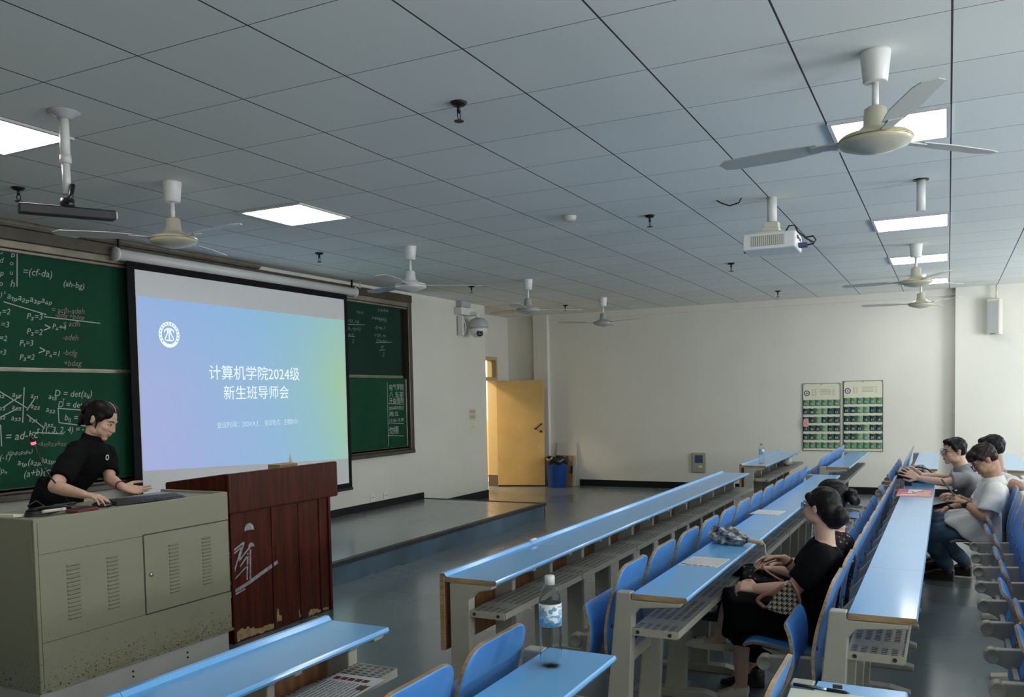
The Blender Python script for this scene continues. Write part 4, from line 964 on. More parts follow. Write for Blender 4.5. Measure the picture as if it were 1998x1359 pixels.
leaflet((5.13, -1.553, Z), 0, 0.56, 0.255, 'red and pink glossy flyer across the third-row desk before the bag', [('pink_field', 'flyer_pink', [(-0.26, 0.05, -0.11, -0.02), (-0.26, -0.12, -0.12, 0.12), (0.0, 0.2, -0.12, -0.06)]), ('white_lettering', 'paper_white', [(-0.05, 0.08, 0.02, 0.05), (-0.05, -0.02, -0.03, 0.09), (0.05, 0.12, -0.02, 0.01), (0.12, 0.22, -0.05, 0.05), (-0.18, -0.12, -0.02, 0.1)])], name='flyer', base='flyer_red', cat='flyer')
# chalk piece
tag(G().tube([(1.84, 0.325, DT+0.024), (1.90, 0.322, DT+0.024)], 0.008, 10).build('chalk_piece', 'paper_white', origin=(1.87, 0.323, DT+0.016)), 'white chalk piece on the raised rim of the long front desk', 'chalk')
# notebook and pen
t = thing('notebook', 'open cream notebook at the bottom edge under the pen', 'notebook', (-0.17, -1.50, Z))
mx = Matrix.Translation((-0.17, -1.50, Z)) @ Matrix.Rotation(math.radians(2), 4, 'Z')
G().box(-0.10, 0.105, -0.10, 0.10, 0, 0.004, 0, mx).build('cover', 'bolt_dark', t)
G().box(-0.095, 0.10, -0.096, 0.096, 0.004, 0.010, 0, mx).build('pages', 'paper_cream', t)
t = thing('ballpoint_pen', 'black and silver ballpoint pen lying across the notebook edge', 'pen', (-0.07, -1.48, Z+0.01))
p0, p1 = Vector((-0.058, -1.405, Z+0.016)), Vector((-0.062, -1.555, Z+0.012)); dv = p1-p0
G().tube([p0, p0+dv*0.42], 0.0048, 10).build('barrel', 'black_plastic', t)
G().tube([p0+dv*0.42, p0+dv*0.60], 0.0050, 10).build('clear_sleeve', 'steel', t)
G().tube([p0+dv*0.60, p0+dv*0.92, p1], [0.0055, 0.0050, 0.001], 10).build('grip', 'black_plastic', t)
G().box(p0.x-0.004, p0.x+0.004, p0.y-0.13, p0.y-0.105, p0.z+0.004, p0.z+0.014).build('clip', 'bolt_dark', t)
# bottles
mat('bottle_clear', (0.93, 0.96, 0.97), 0.03, trans=1.0)
MATS['bottle_clear'].node_tree.nodes['Principled BSDF'].inputs['IOR'].default_value = 1.10
m = mat('bottle_label', (0.7, 0.75, 0.78), 0.4)
nt, ma, mix, tc, sp, noise, b = nodes_of(m)
vz = ma('MULTIPLY', ma('SUBTRACT', 0.215, sp.outputs['Z']), 12.0)
vor = nt.nodes.new('ShaderNodeTexVoronoi'); vor.inputs['Scale'].default_value = 75; nt.links.new(tc.outputs['Object'], vor.inputs['Vector'])
cm = nt.nodes.new('ShaderNodeSeparateColor'); nt.links.new(vor.outputs['Color'], cm.inputs[0])
blue = ma('GREATER_THAN', ma('ADD', cm.outputs[0], vz), 0.92)
nt.links.new(mix(blue, (0.80, 0.84, 0.86), mix(cm.outputs[1], (0.42, 0.66, 0.82), (0.10, 0.28, 0.48))), b.inputs['Base Color'])
def bottle(x, y, h, r, label, lab=True, cap='white_plastic'):
    t = thing('water_bottle', label, 'bottle', (x, y, DT+0.0005))
    zb = DT+0.0005; k = h/0.29
    out = [(0.0, 0.006), (r*0.6, 0.0), (r*0.92, 0.003), (r, 0.018), (r*0.97, 0.035), (r, 0.05), (r*0.94, 0.07), (r, 0.10), (r*0.98, 0.13), (r*0.99, 0.16), (r, 0.205), (r*0.96, 0.222), (r*0.70, 0.248), (0.015, 0.262), (0.0135, 0.266)]
    prof = [(a, zb+c*k) for a, c in out]
    inn = [(max(0.0, a-0.0012), zb+c*k+(0.0015 if i < 3 else 0)) for i, (a, c) in enumerate(out)]
    G().lathe(prof+inn[::-1], (x, y, 0), 32).build('bottle_body', 'bottle_clear', t)
    G().lathe([(0.0155, zb+0.262*k), (0.0158, zb+0.288*k), (0.014, zb+0.291*k), (0.0, zb+0.2915*k)], (x, y, 0), 24).build('cap', cap, t)
    if lab:
        o = G().lathe([(r+0.0006, zb+0.132*k), (r*0.995+0.0008, zb+0.16*k), (r+0.0008, zb+0.204*k)], (x, y, 0), 32).build('label_sleeve', 'bottle_label', t)
        
    return t
bottle(-0.13, -0.685, 0.285, 0.035, 'tall clear water bottle with white cap and blue patterned label', True)
bottle(7.83, 0.17, 0.235, 0.032, 'small clear water bottle on the far-block front desk', True, 'ink_grey')
# roll with dark hole on the far shelf
g = G(); g.lathe([(0.014, -0.05), (0.055, -0.05), (0.055, 0.05), (0.014, 0.05), (0.014, -0.05)], (9.35, 0.12, 0.66), 22, mx=Matrix.Rotation(PI/2, 4, 'Y') @ Matrix.Rotation(0.5, 4, 'Y'))
tag(g.build('tape_roll', 'paper_white', origin=(9.35, 0.12, 0.605)), 'white roll on the shelf under the far-block front desk', 'roll')
# ------------------------------------------------------------------ folded umbrella
mat('silver_cloth', (0.56, 0.58, 0.58), 0.35, metal=0.35, noise=0.85, nscale=34)
mat('pale_wood', (0.62, 0.47, 0.27), 0.5)
t = thing('folded_umbrella', 'crumpled silver folded umbrella with wooden handle on the second-row desk', 'umbrella', (2.24, -0.72, DT))
U0 = Vector((2.30, -0.60, DT+0.045)); U1 = Vector((2.205, -0.815, DT+0.035)); ax = (U1-U0).normalized(); sd = ax.cross(Vector((0, 0, 1))).normalized(); up = Vector((0, 0, 1))
n, k = 40, 26; vs = []
for i in range(k):
    s_ = i/(k-1); c = U0+(U1-U0)*s_
    R = 0.045*(1-0.62*abs(2*s_-0.85)**2.2)*(0.74 if 0.48 < s_ < 0.58 else 1.0)+0.006
    for j in range(n):
        w = 2*PI*j/n+s_*2.2
        rr = R*(1+0.26*math.sin(5*w+9*s_)+0.12*math.sin(9*w-14*s_+1)+0.08*math.sin(17*w))
        p = c+sd*math.cos(w)*rr*1.1+up*math.sin(w)*rr*0.92; p.z = max(p.z, DT+0.001); vs.append(p)
g = G(); g.add(vs, [(i*n+j, i*n+(j+1) % n, (i+1)*n+(j+1) % n, (i+1)*n+j) for i in range(k-1) for j in range(n)], 0, False)
g.f += [tuple(range(n-1, -1, -1)), tuple(range((k-1)*n, k*n))]; g.m += [0, 0]; g.s += [False, False]
g.build('canopy', 'silver_cloth', t)
G().tube([U1-ax*0.02, U1+ax*0.095], [0.011, 0.013], 14).build('handle', 'pale_wood', t)
G().tube([U1-ax*0.006, U1+ax*0.004], 0.0145, 14).build('collar', 'black_plastic', t)
E_ = U1+ax*0.09
g = G(); g.tube(sm([E_, E_+Vector((-0.005, -0.018, -0.01)), E_+Vector((-0.01, -0.022, -0.05)), E_+Vector((-0.01, -0.04, -0.075))]), 0.0035, 6)
g.build('wrist_cord', 'paper_cream', t)
g = G(); c = E_+Vector((-0.01, -0.042, -0.085)); g.ell(c, (0.014, 0.016, 0.02), None, 10)
g.build('cord_knot', 'paper_cream', t)
for a in (0.0, 0.016):
    g = G(); g.tube([c+Vector((0, a*0.5, -0.012)), c+Vector((0, -0.02-a, -0.05)), c+Vector((0, -0.03-a*1.6, -0.10))], [0.005, 0.008, 0.006], 6, flat=0.5); g.build('tassel', 'white_plastic', t)
# ------------------------------------------------------------------ black bag and camera in front of the leaning man
mat('black_leather', (0.016, 0.016, 0.018), 0.32, noise=0.3, nscale=12, bump=0.25, bscale=18)
t = thing('black_bag', 'slumped black leather bag lying on the third-row desk', 'bag', (6.12, -1.58, DT))
n, k = 30, 26; vs = []
for i in range(k):
    s_ = i/(k-1); y = -1.455-0.27*s_
    hh = 0.088*(math.sin(PI*min(1, s_*1.0+0.10))**0.5)*(1-0.42*s_)+0.012*math.sin(s_*16)*s_
    wd = 0.17*(math.sin(PI*min(0.96, s_*0.92+0.05))**0.4)
    for j in range(n):
        w = 2*PI*j/n; cz = math.sin(w); cx_ = math.cos(w)
        rr = 1+0.06*math.sin(3*w+8*s_)+0.04*math.sin(7*w-11*s_)
        vs.append((6.12+wd*rr*math.copysign(abs(cx_)**0.7, cx_), y, DT+0.001+max(0.0, hh*(1+rr*math.copysign(abs(cz)**0.8, cz)))*0.98))
g = G(); g.add(vs, [(i*n+j, (i+1)*n+j, (i+1)*n+(j+1) % n, i*n+(j+1) % n) for i in range(k-1) for j in range(n)], 0, True)
g.f += [tuple(range(n)), tuple(range(k*n-1, (k-1)*n-1, -1))]; g.m += [0, 0]; g.s += [False, False]
g.build('body', 'black_leather', t)
G().tube([(5.98, -1.50, DT+0.13), (5.965, -1.56, DT+0.145), (5.97, -1.63, DT+0.125), (5.96, -1.70, DT+0.06), (5.98, -1.745, DT+0.03)], [0.010, 0.013, 0.013, 0.012, 0.008], 8, flat=0.5).build('strap', 'black_leather', t)
t = thing('camera', 'black camera held in both hands of the man leaning on the desk', 'camera', (5.72, -1.475, DT))
G().box(5.66, 5.78, -1.50, -1.435, DT+0.045, DT+0.145).build('body', 'black_plastic', t, bevel=0.012)
G().lathe([(0.033, 0.0), (0.035, 0.05), (0.030, 0.055), (0.0, 0.05)], (5.72, -1.435, DT+0.09), 20, mx=Matrix.Rotation(-PI/2, 4, 'X')).build('lens', 'black_plastic', t)
G().box(5.685, 5.755, -1.515, -1.455, DT, DT+0.045).build('stand', 'black_plastic', t, bevel=0.004)
# ------------------------------------------------------------------ handbag on the front woman's lap
m = mat('houndstooth', (0.5, 0.45, 0.34), 0.6)
nt, ma, mix, tc, sp, noise, b = nodes_of(m)
def chk(s, f, o=0.0): return ma('GREATER_THAN', ma('FRACT', ma('ADD', ma('MULTIPLY', s, f), o)), 0.5)
dg = ma('ADD', ma('ADD', sp.outputs['Y'], sp.outputs['Z']), sp.outputs['X'])
c1 = chk(sp.outputs['Y'], 45); c2 = chk(sp.outputs['Z'], 45); c3 = chk(dg, 90)
pat = ma('ADD', ma('MULTIPLY', c1, c2), ma('MULTIPLY', ma('ABSOLUTE', ma('SUBTRACT', c1, c2)), c3))
nt.links.new(mix(ma('MINIMUM', pat, 1.0), (0.02, 0.02, 0.022), (0.62, 0.56, 0.40)), b.inputs['Base Color'])
mat('tan_leather', (0.34, 0.13, 0.075), 0.4)
t = thing('handbag', 'black and cream patterned handbag with tan straps on the front woman lap', 'bag', (1.47, -1.11, 0.58))
pts = [(-1.045, 0.605), (-1.075, 0.645), (-1.135, 0.735), (-1.185, 0.725), (-1.205, 0.60), (-1.135, 0.585)]
G().prism(pts, 0, 1.43, 1.51).build('body', 'houndstooth', t, bevel=0.012)
g = G(); g.tube(sm([(1.425, -1.05, 0.615), (1.42, -1.02, 0.645), (1.42, -1.045, 0.672), (1.42, -1.09, 0.69), (1.42, -1.135, 0.725)]), 0.009, 8); g.build('handle', 'tan_leather', t)
g = G(); g.tube(sm([(1.425, -1.165, 0.745), (1.420, -1.195, 0.70), (1.422, -1.205, 0.645), (1.425, -1.195, 0.59)]), 0.011, 8, flat=0.6); g.build('side_strap', 'tan_leather', t)
g = G(); g.tube(sm([(1.46, -1.125, 0.735), (1.44, -1.08, 0.765), (1.47, -1.04, 0.785), (1.55, -1.03, 0.79), (1.66, -1.06, 0.79)]), 0.005, 6); g.build('shoulder_strap', 'tan_leather', t)
# ------------------------------------------------------------------ people
mat('skin', (0.62, 0.39, 0.285), 0.5, noise=0.06, nscale=12)
mat('skin_tan', (0.45, 0.25, 0.16), 0.5, noise=0.08, nscale=12)
for _n in ('skin', 'skin_tan'):
    _b = MATS[_n].node_tree.nodes['Principled BSDF']; _b.inputs['Subsurface Weight'].default_value = 0.08; _b.inputs['Subsurface Radius'].default_value = (0.01, 0.004, 0.002)
mat('hair_black', (0.007, 0.006, 0.006), 0.5, noise=0.5, nscale=30, spec=0.22, bump=0.35, bscale=45, stretch=(1, 1, 0.35))
mat('hair_brown', (0.022, 0.012, 0.009), 0.5, noise=0.5, nscale=30, spec=0.25, bump=0.35, bscale=45, stretch=(1, 1, 0.35))
mat('lip', (0.36, 0.13, 0.11), 0.45)
mat('eye_dark', (0.02, 0.014, 0.012), 0.25)
mat('eye_white', (0.62, 0.60, 0.57), 0.3)
mat('cloth_black', (0.006, 0.006, 0.0065), 0.9, spec=0.08, bump=0.15, bscale=14)
mat('cloth_trouser', (0.007, 0.007, 0.009), 0.9, spec=0.08, bump=0.15, bscale=14)
mat('cloth_white', (0.68, 0.67, 0.64), 0.8, bump=0.8, bscale=9)
mat('cloth_grey', (0.27, 0.275, 0.285), 0.8, bump=0.7, bscale=10)
mat('denim', (0.075, 0.125, 0.19), 0.9, spec=0.1, noise=0.45, nscale=7, bump=0.3, bscale=16)
m = mat('floral_dark', (0.016, 0.015, 0.016), 0.9, spec=0.1)
nt, ma, mix, tc, sp, noise, b = nodes_of(m)
vor = nt.nodes.new('ShaderNodeTexVoronoi'); vor.inputs['Scale'].default_value = 38; nt.links.new(tc.outputs['Object'], vor.inputs['Vector'])
nt.links.new(mix(ma('LESS_THAN', ma('ADD', vor.outputs['Distance'], ma('MULTIPLY', noise(20), 0.4)), 0.42), (0.016, 0.015, 0.016), (0.30, 0.23, 0.22)), b.inputs['Base Color'])
mat('shoe_cream', (0.55, 0.50, 0.42), 0.3)
mat('shoe_black', (0.010, 0.010, 0.010), 0.18)
mat('shoe_brown', (0.030, 0.020, 0.016), 0.35)
mat('lens_glass', (0.9, 0.92, 0.93), 0.02, trans=1.0); MATS['lens_glass'].node_tree.nodes['Principled BSDF'].inputs['IOR'].default_value = 1.05
mat('frame_metal', (0.10, 0.08, 0.07), 0.3, metal=0.6)
V = Vector
def caps(g, p0, r0, p1, r1, n=14, ends=True):
    p0, p1 = V(p0), V(p1)
    g.tube([p0, p0*0.5+p1*0.5, p1], [r0, (r0+r1)/2, r1], n)
    if ends:
        g.ell(p0, (r0, r0, r0), None, 12); g.ell(p1, (r1, r1, r1), None, 12)
def hull(g, pts):
    import bmesh
    bm = bmesh.new()
    for p in pts: bm.verts.new(p)
    r = bmesh.ops.convex_hull(bm, input=bm.verts)
    bmesh.ops.recalc_face_normals(bm, faces=bm.faces)
    bm.verts.index_update(); vs = [v.co.copy() for v in bm.verts]; fs = [tuple(v.index for v in f.verts) for f in bm.faces]
    bm.free(); g.add(vs, fs)
def blob(g, name, mt, parent, voxel=0.006, smooth=4, factor=0.5, disp=None):
    """fuse the overlapping shapes of g into one continuous surface"""
    me = bpy.data.meshes.new(name); me.from_pydata(g.v, [], g.f); me.update()
    o = bpy.data.objects.new(name, me); COL.objects.link(o)
    md = o.modifiers.new('r', 'REMESH'); md.mode = 'VOXEL'; md.voxel_size = voxel; md.use_smooth_shade = True
    if smooth: ms = o.modifiers.new('s', 'SMOOTH'); ms.iterations = smooth; ms.factor = factor
    dg = bpy.context.evaluated_depsgraph_get(); out = bpy.data.meshes.new_from_object(o.evaluated_get(dg))
    bpy.data.objects.remove(o); bpy.data.meshes.remove(me)
    org = V(parent_loc(parent)) if parent is not None else V((0, 0, 0))
    n = len(out.vertices); co = [0.0]*(3*n); out.vertices.foreach_get('co', co)
    if disp:
        nr = [0.0]*(3*n); out.vertices.foreach_get('normal', nr)
        for i in range(n):
            d = disp(co[3*i], co[3*i+1], co[3*i+2])
            for c in range(3): co[3*i+c] += nr[3*i+c]*d
    for i in range(n):
        co[3*i] -= org.x; co[3*i+1] -= org.y; co[3*i+2] -= org.z
    out.vertices.foreach_set('co', co); out.materials.clear(); out.materials.append(MATS[mt])
    out.polygons.foreach_set('use_smooth', [True]*len(out.polygons)); out.name = name; out.update()
    r = bpy.data.objects.new(name, out); COL.objects.link(r); r.parent = parent
    return r
def frame(f, u):
    f = V(f).normalized(); r = f.cross(V(u)).normalized(); u = r.cross(f)
    return r, f, u
class Head:
    def __init__(s, c, f, u=(0, 0, 1), k=1.0):
        s.c = V(c); s.r, s.f, s.u = frame(f, u); s.k = k
        s.mx = Matrix(((s.r.x, s.f.x, s.u.x, 0), (s.r.y, s.f.y, s.u.y, 0), (s.r.z, s.f.z, s.u.z, 0), (0, 0, 0, 1)))
    def p(s, x, y, z): return s.c+(s.r*x+s.f*y+s.u*z)*s.k
    def e(s, g, c, r, n=16, tilt=None): g.ell(s.p(*c), tuple(a*s.k for a in r), s.mx @ tilt if tilt else s.mx, n)
    def c_(s, g, a, ra, b, rb): caps(g, s.p(*a), ra*s.k, s.p(*b), rb*s.k)
def head_shape(g, h, male=False):
    w = 1.04 if male else 1.0
    h.e(g, (0, -0.014, 0.030), (0.074*w, 0.092, 0.082), 24)
    h.e(g, (0, 0.020, -0.022), (0.066*w, 0.066, 0.080), 24)
    h.e(g, (0, 0.026, -0.068), (0.053*w, 0.052, 0.040))
    h.e(g, (0, 0.056, -0.094), (0.026*w, 0.021, 0.018))
    h.e(g, (0, 0.066, 0.022), (0.052, 0.020, 0.014))
    for sx in (-1, 1):
        h.e(g, (sx*0.040, 0.052, -0.028), (0.024, 0.027, 0.024))
        h.e(g, (sx*0.050*w, 0.010, -0.068), (0.016, 0.035, 0.026))
        h.e(g, (sx*0.0125, 0.089, -0.034), (0.009, 0.010, 0.008))
        h.e(g, (sx*0.076*w, -0.012, -0.008), (0.009, 0.016, 0.028), 14, Matrix.Rotation(-0.2, 4, 'X'))
        h.e(g, (sx*0.081*w, -0.018, 0.005), (0.007, 0.012, 0.015), 12)
    h.c_(g, (0, 0.078, 0.010), 0.008, (0, 0.096, -0.031), 0.0115)
    h.e(g, (0, 0.0775, -0.058), (0.022, 0.012, 0.008)); h.e(g, (0, 0.0765, -0.069), (0.019, 0.011, 0.008))
    for sx in (-1, 1): h.e(g, (sx*0.036, 0.040, -0.052), (0.029, 0.033, 0.036))
def face_parts(h, t, mouth='lip', glasses=False, brow=True):
    for sx in (-1, 1):
        g = G(); h.e(g, (sx*0.032, 0.0765, -0.001), (0.0135, 0.0075, 0.0042), 14); o = g.build('eye', 'eye_white', t)
        g = G(); h.e(g, (sx*0.032, 0.0805, -0.001), (0.0068, 0.0052, 0.0048), 12); g.build('iris', 'eye_dark', o)
        g = G(); g.tube([h.p(sx*0.047, 0.073, 0.002), h.p(sx*0.032, 0.083, 0.0065), h.p(sx*0.018, 0.080, 0.001)], 0.0016*h.k, 6); g.build('eyelid', 'eye_dark', o)
        if brow: g = G(); g.tube([h.p(sx*0.052, 0.072, 0.022), h.p(sx*0.036, 0.084, 0.027), h.p(sx*0.016, 0.087, 0.022)], [0.0015*h.k, 0.003*h.k, 0.003*h.k], 6); g.build('eyebrow', 'hair_black', t)
    g = G(); h.e(g, (0, 0.0845, -0.0595), (0.020, 0.0055, 0.0032)); h.e(g, (0, 0.0835, -0.0668), (0.017, 0.0055, 0.0038)); g.build('mouth', mouth, t)
    if glasses:
        gl = thing('glasses', None, None, h.c) if False else None
        g = G(); lenses = G()
        for sx in (-1, 1):
            n = 20; pts = [h.p(sx*0.034+0.025*math.copysign(abs(math.cos(2*PI*j/n))**0.75, math.cos(2*PI*j/n)), 0.099-0.012*abs(math.cos(2*PI*j/n))*(1 if math.cos(2*PI*j/n)*sx > 0 else 0), -0.004+0.020*math.copysign(abs(math.sin(2*PI*j/n))**0.75, math.sin(2*PI*j/n))) for j in range(n+1)]
            g.tube(pts, 0.0016*h.k, 6, cap=False)
            lenses.add(pts[:n], [tuple(range(n))])
            g.tube([h.p(sx*0.059, 0.088, 0.004), h.p(sx*0.076, 0.060, 0.006), h.p(sx*0.083, -0.005, 0.010), h.p(sx*0.080, -0.030, -0.006)], 0.0015*h.k, 6)
        g.tube([h.p(-0.010, 0.100, 0.0), h.p(0, 0.106, 0.003), h.p(0.010, 0.100, 0.0)], 0.0014*h.k, 6)
        gg = g.build('glasses', 'frame_metal', t); lenses.build('lens', 'lens_glass', gg)
def hand_shape(g, wrist, d, pn, side, k=1.0, curl=(0.5,)*4, thumb=0.5, spread=0.16):
    """wrist point, direction of the knuckles d, palm normal pn (away from the back of the hand), side=+1 thumb towards d x pn"""
    w = V(wrist); d = V(d).normalized(); pn = V(pn); pn = (pn-d*pn.dot(d)).normalized(); s = d.cross(pn).normalized()*side
    for i in range(4):
        o = (1.5-i)*0.0195*k; kn = w+d*(0.088-0.004*abs(i-1.2))*k+s*o
        caps(g, w+d*0.012*k+s*o*0.55, 0.0135*k, kn, 0.0108*k, 10)
        ln = (0.040, 0.045, 0.042, 0.033)[i]*k; dirn = (d+s*(1.5-i)*spread*0.5).normalized(); p = kn; a = 0.0; rr = 0.0088*k
        for q, f in enumerate((1.0, 0.66, 0.52)):
            a += curl[i]*(0.8, 0.9, 0.6)[q]; v = dirn*math.cos(a)+pn*math.sin(a); e = p+v*ln*f
            caps(g, p, rr, e, rr*0.90, 10); p = e; rr *= 0.90
    b = w+d*0.022*k+s*0.022*k; v1 = (d*0.62+s*0.72+pn*0.35*thumb).normalized(); e1 = b+v1*0.045*k; v2 = (d*0.88+s*0.22+pn*0.6*thumb).normalized(); e2 = e1+v2*0.034*k; v3 = (d*0.95+s*0.05+pn*0.8*thumb).normalized()
    caps(g, b, 0.0145*k, e1, 0.0115*k, 10); caps(g, e1, 0.0112*k, e2, 0.0098*k, 10); caps(g, e2, 0.0095*k, e2+v3*0.024*k, 0.0078*k, 10)
def arm_shape(g, S, E, Wr, k=1.0, fat=1.0):
    S, E, Wr = V(S), V(E), V(Wr)
    caps(g, S, 0.050*k*fat, E, 0.038*k*fat); m_ = E+(Wr-E)*0.28
    caps(g, E, 0.037*k*fat, m_, 0.039*k*fat); caps(g, m_, 0.039*k*fat, Wr, 0.025*k*fat)
def leg_shape(g, Hp, K, A, k=1.0):
    Hp, K, A = V(Hp), V(K), V(A)
    caps(g, Hp, 0.082*k, K, 0.054*k); m_ = K+(A-K)*0.32
    caps(g, K, 0.053*k, m_, 0.053*k); caps(g, m_, 0.053*k, A, 0.034*k)
def torso(g, P, Cc, N, SL, SR, k=1.0, fat=1.0, infl=0.0, depth=1.0):
    P, Cc, N, SL, SR = V(P), V(Cc), V(N), V(SL), V(SR)
    ax = (Cc-P).normalized(); rt = (SR-SL).normalized(); fw = ax.cross(rt).normalized()*-1; rt = fw.cross(ax).normalized()
    mx = Matrix(((rt.x, fw.x, ax.x, 0), (rt.y, fw.y, ax.y, 0), (rt.z, fw.z, ax.z, 0), (0, 0, 0, 1)))
    def e(c, r): g.ell(c, ((r[0]*fat+infl)*k, (r[1]*depth*fat+infl)*k, (r[2]+infl)*k), mx, 22)
    e(P, (0.160, 0.115, 0.12)); e(P*0.62+Cc*0.38, (0.140, 0.102, 0.14)); e(P*0.3+Cc*0.7, (0.145, 0.102, 0.14)); e(Cc, (0.155, 0.105, 0.14))
    u = Cc+(N-Cc)*0.55; e(u, (0.12, 0.085, 0.07))
    for S in (SL, SR): caps(g, u, (0.068+infl)*k, S, (0.050+infl)*k)
def person(name, label, loc): return thing('person', label, 'person', loc)
def foot(g, A, toe, k=1.0):
    A, toe = V(A), V(toe)-V((0, 0, 0.008*k)); te = A+(toe-A)*0.80; caps(g, A, 0.032*k, A+(toe-A)*0.25+V((0, 0, -0.02*k)), 0.028*k); caps(g, A+(toe-A)*0.2+V((0, 0, -0.02*k)), 0.028*k, te, 0.017*k)
def shoe(t, A, toe, mt, k=1.0, heel=0.0, name='shoe', low=None):
    """A: ankle joint, toe: front of the sole"""
    A, toe = V(A), V(toe); d = (toe-A); d.z = 0; L_ = d.length; d.normalize(); s = V((-d.y, d.x, 0))
    zt = toe.z; back = A-d*0.045*k; g = G(); zb = zt+heel
    def q(y, x, z): return toe-d*y+s*x+V((0, 0, z))
    T = L_+0.045*k; low = (name == 'pump') if low is None else low
    tp = 0.050 if low else 0.085; ti = 0.040 if low else 0.075
    hull(g, [q(0.0, x, z) for x in (-0.020*k, 0.020*k) for z in (0.0, 0.022)] + [q(0.05*k, x, z) for x in (-0.041*k, 0.041*k) for z in (0.0, (0.050 if low else 0.042)*k)] + [q(0.12*k, x, z) for x in (-0.038*k, 0.038*k) for z in (heel*0.5, (0.068 if low else 0.075)*k+heel*0.5)])
    hull(g, [q(0.10*k, x, z) for x in (-0.038*k, 0.038*k) for z in (heel*0.35, ti*k+heel*0.4)] + [q(T, x, z) for x in (-0.026*k, 0.026*k) for z in (heel+0.0, heel+tp*k)] + [q(T*0.7, x, z) for x in (-0.036*k, 0.036*k) for z in (heel*0.9, heel+ti*k)])
    if not low: caps(g, A, 0.043*k, A-V((0, 0, min(0.05, max(0.0, A.z-zt-0.06)))), 0.043*k)
    o = blob(g, name, mt, t, 0.005, 7)
    if heel:
        h = G(); c = q(T-0.022*k, 0, 0)
        h.prism([(c.x-0.018*k, c.y-0.018*k), (c.x+0.018*k, c.y-0.018*k), (c.x+0.018*k, c.y+0.018*k), (c.x-0.018*k, c.y+0.018*k)], 2, zt, zt+heel+0.02*k); h.build('heel', mt, o, bevel=0.004)
    return o
def wob(a, fx, fz):
    return lambda x, y, z: a*(math.sin(x*fx+z*fz*0.7+y*31)+0.7*math.sin(z*fz+y*fx*0.8+1.3))
def watch(t, W_, E_, k=1.0, mt='black_plastic', name='watch', face=True):
    W_, E_ = V(W_), V(E_); d = (E_-W_).normalized(); c = W_+d*0.03*k; q = d.to_track_quat('Z', 'Y').to_matrix().to_4x4()
    g = G(); g.lathe([(0.0285*k, -0.008*k), (0.0315*k, -0.008*k), (0.0315*k, 0.008*k), (0.0285*k, 0.008*k)], c, 20, mx=q); o = g.build(name, mt, t)
    if face: g = G(); n = d.cross(V((0, 0, 1))).normalized(); n = n if n.x < 0 else -n; g.tube([c+n*0.028*k, c+n*0.038*k], 0.018*k, 16, smooth=False); g.build('dial', mt, o)

# ---- the lecturer
H0 = Head((1.165, 3.01, 1.495), (0.30, -0.86, -0.42), (0.12, 0.0, 1), 1.02)
t = person('person', 'woman in a black short-sleeved polo bending over the console keyboard', (1.0, 3.2, 0.2))
P, Cc, N = V((0.97, 3.22, 1.00)), V((1.08, 3.06, 1.235)), V((1.11, 3.05, 1.36)); SL, SR = V((1.245, 3.085, 1.275)), V((0.945, 2.96, 1.315))
ER, WR, EL, WL = V((0.695, 2.835, 1.125)), V((0.715, 2.615, 1.085)), V((1.155, 2.95, 1.125)), V((1.105, 2.775, 1.085))
g = G(); torso(g, P, Cc, N, SL, SR, 0.98, 0.95); arm_shape(g, SR, ER, WR, 0.95, 1.05); arm_shape(g, SL, EL, WL, 0.95)
for sx, kx in ((0.92, 0.91), (1.03, 1.07)):
    leg_shape(g, (sx, 3.23, 0.95), (kx, 3.22, 0.62), (kx, 3.28, 0.29), 0.9); foot(g, (kx, 3.28, 0.27), (kx+0.03, 3.12, 0.235))
hand_shape(g, WR, (0.22, -0.93, -0.10), (0.05, -0.1, -1), 1, 0.98, (0.38, 0.36, 0.38, 0.42), 0.6)
hand_shape(g, WL, (0.62, -0.75, -0.28), (-0.35, -0.55, 0.8), -1, 0.95, (0.22, 0.25, 0.30, 0.38), 0.4)
caps(g, N+V((0.0, 0.0, -0.04)), 0.055, H0.p(0, -0.022, -0.055), 0.052); head_shape(g, H0)
blob(g, 'body', 'skin', t, 0.0045, 3)
face_parts(H0, t)
g = G(); torso(g, P+V((0, 0, 0.02)), Cc, N, SL, SR, 0.98, 0.95, 0.016)
caps(g, SR, 0.066, SR+(ER-SR)*0.45, 0.072); g.tube([SR+(ER-SR)*0.35, SR+(ER-SR)*0.80], [0.073, 0.064], 18)
caps(g, SL, 0.064, SL+(EL-SL)*0.45, 0.066); g.tube([SL+(EL-SL)*0.35, SL+(EL-SL)*0.80], [0.067, 0.060], 18)
g.tube([N+V((-0.01, 0.01, -0.05)), N+V((0.012, -0.008, 0.045))], [0.078, 0.062], 20)
g.tube([P+V((0.02, -0.03, 0.12)), P+V((0, 0, -0.05))], [0.150, 0.176], 22, flat=0.80)
blob(g, 'polo_shirt', 'cloth_black', t, 0.007, 4, disp=wob(0.002, 40, 45))
g = G(); g.tube([P+V((0, 0, 0.0)), P+V((0, 0, -0.2)), P+V((0.01, 0.01, -0.62))], [0.172, 0.19, 0.21], 26, flat=0.80)
blob(g, 'skirt', 'cloth_trouser', t, 0.010, 4)
for kx in (0.90, 1.08): shoe(t, (kx, 3.28, 0.27), (kx+0.04, 3.09, 0.198), 'shoe_black')
g = G(); H0.e(g, (0, -0.034, 0.036), (0.083, 0.086, 0.086), 24); H0.e(g, (0, -0.05, -0.005), (0.075, 0.062, 0.07), 20)
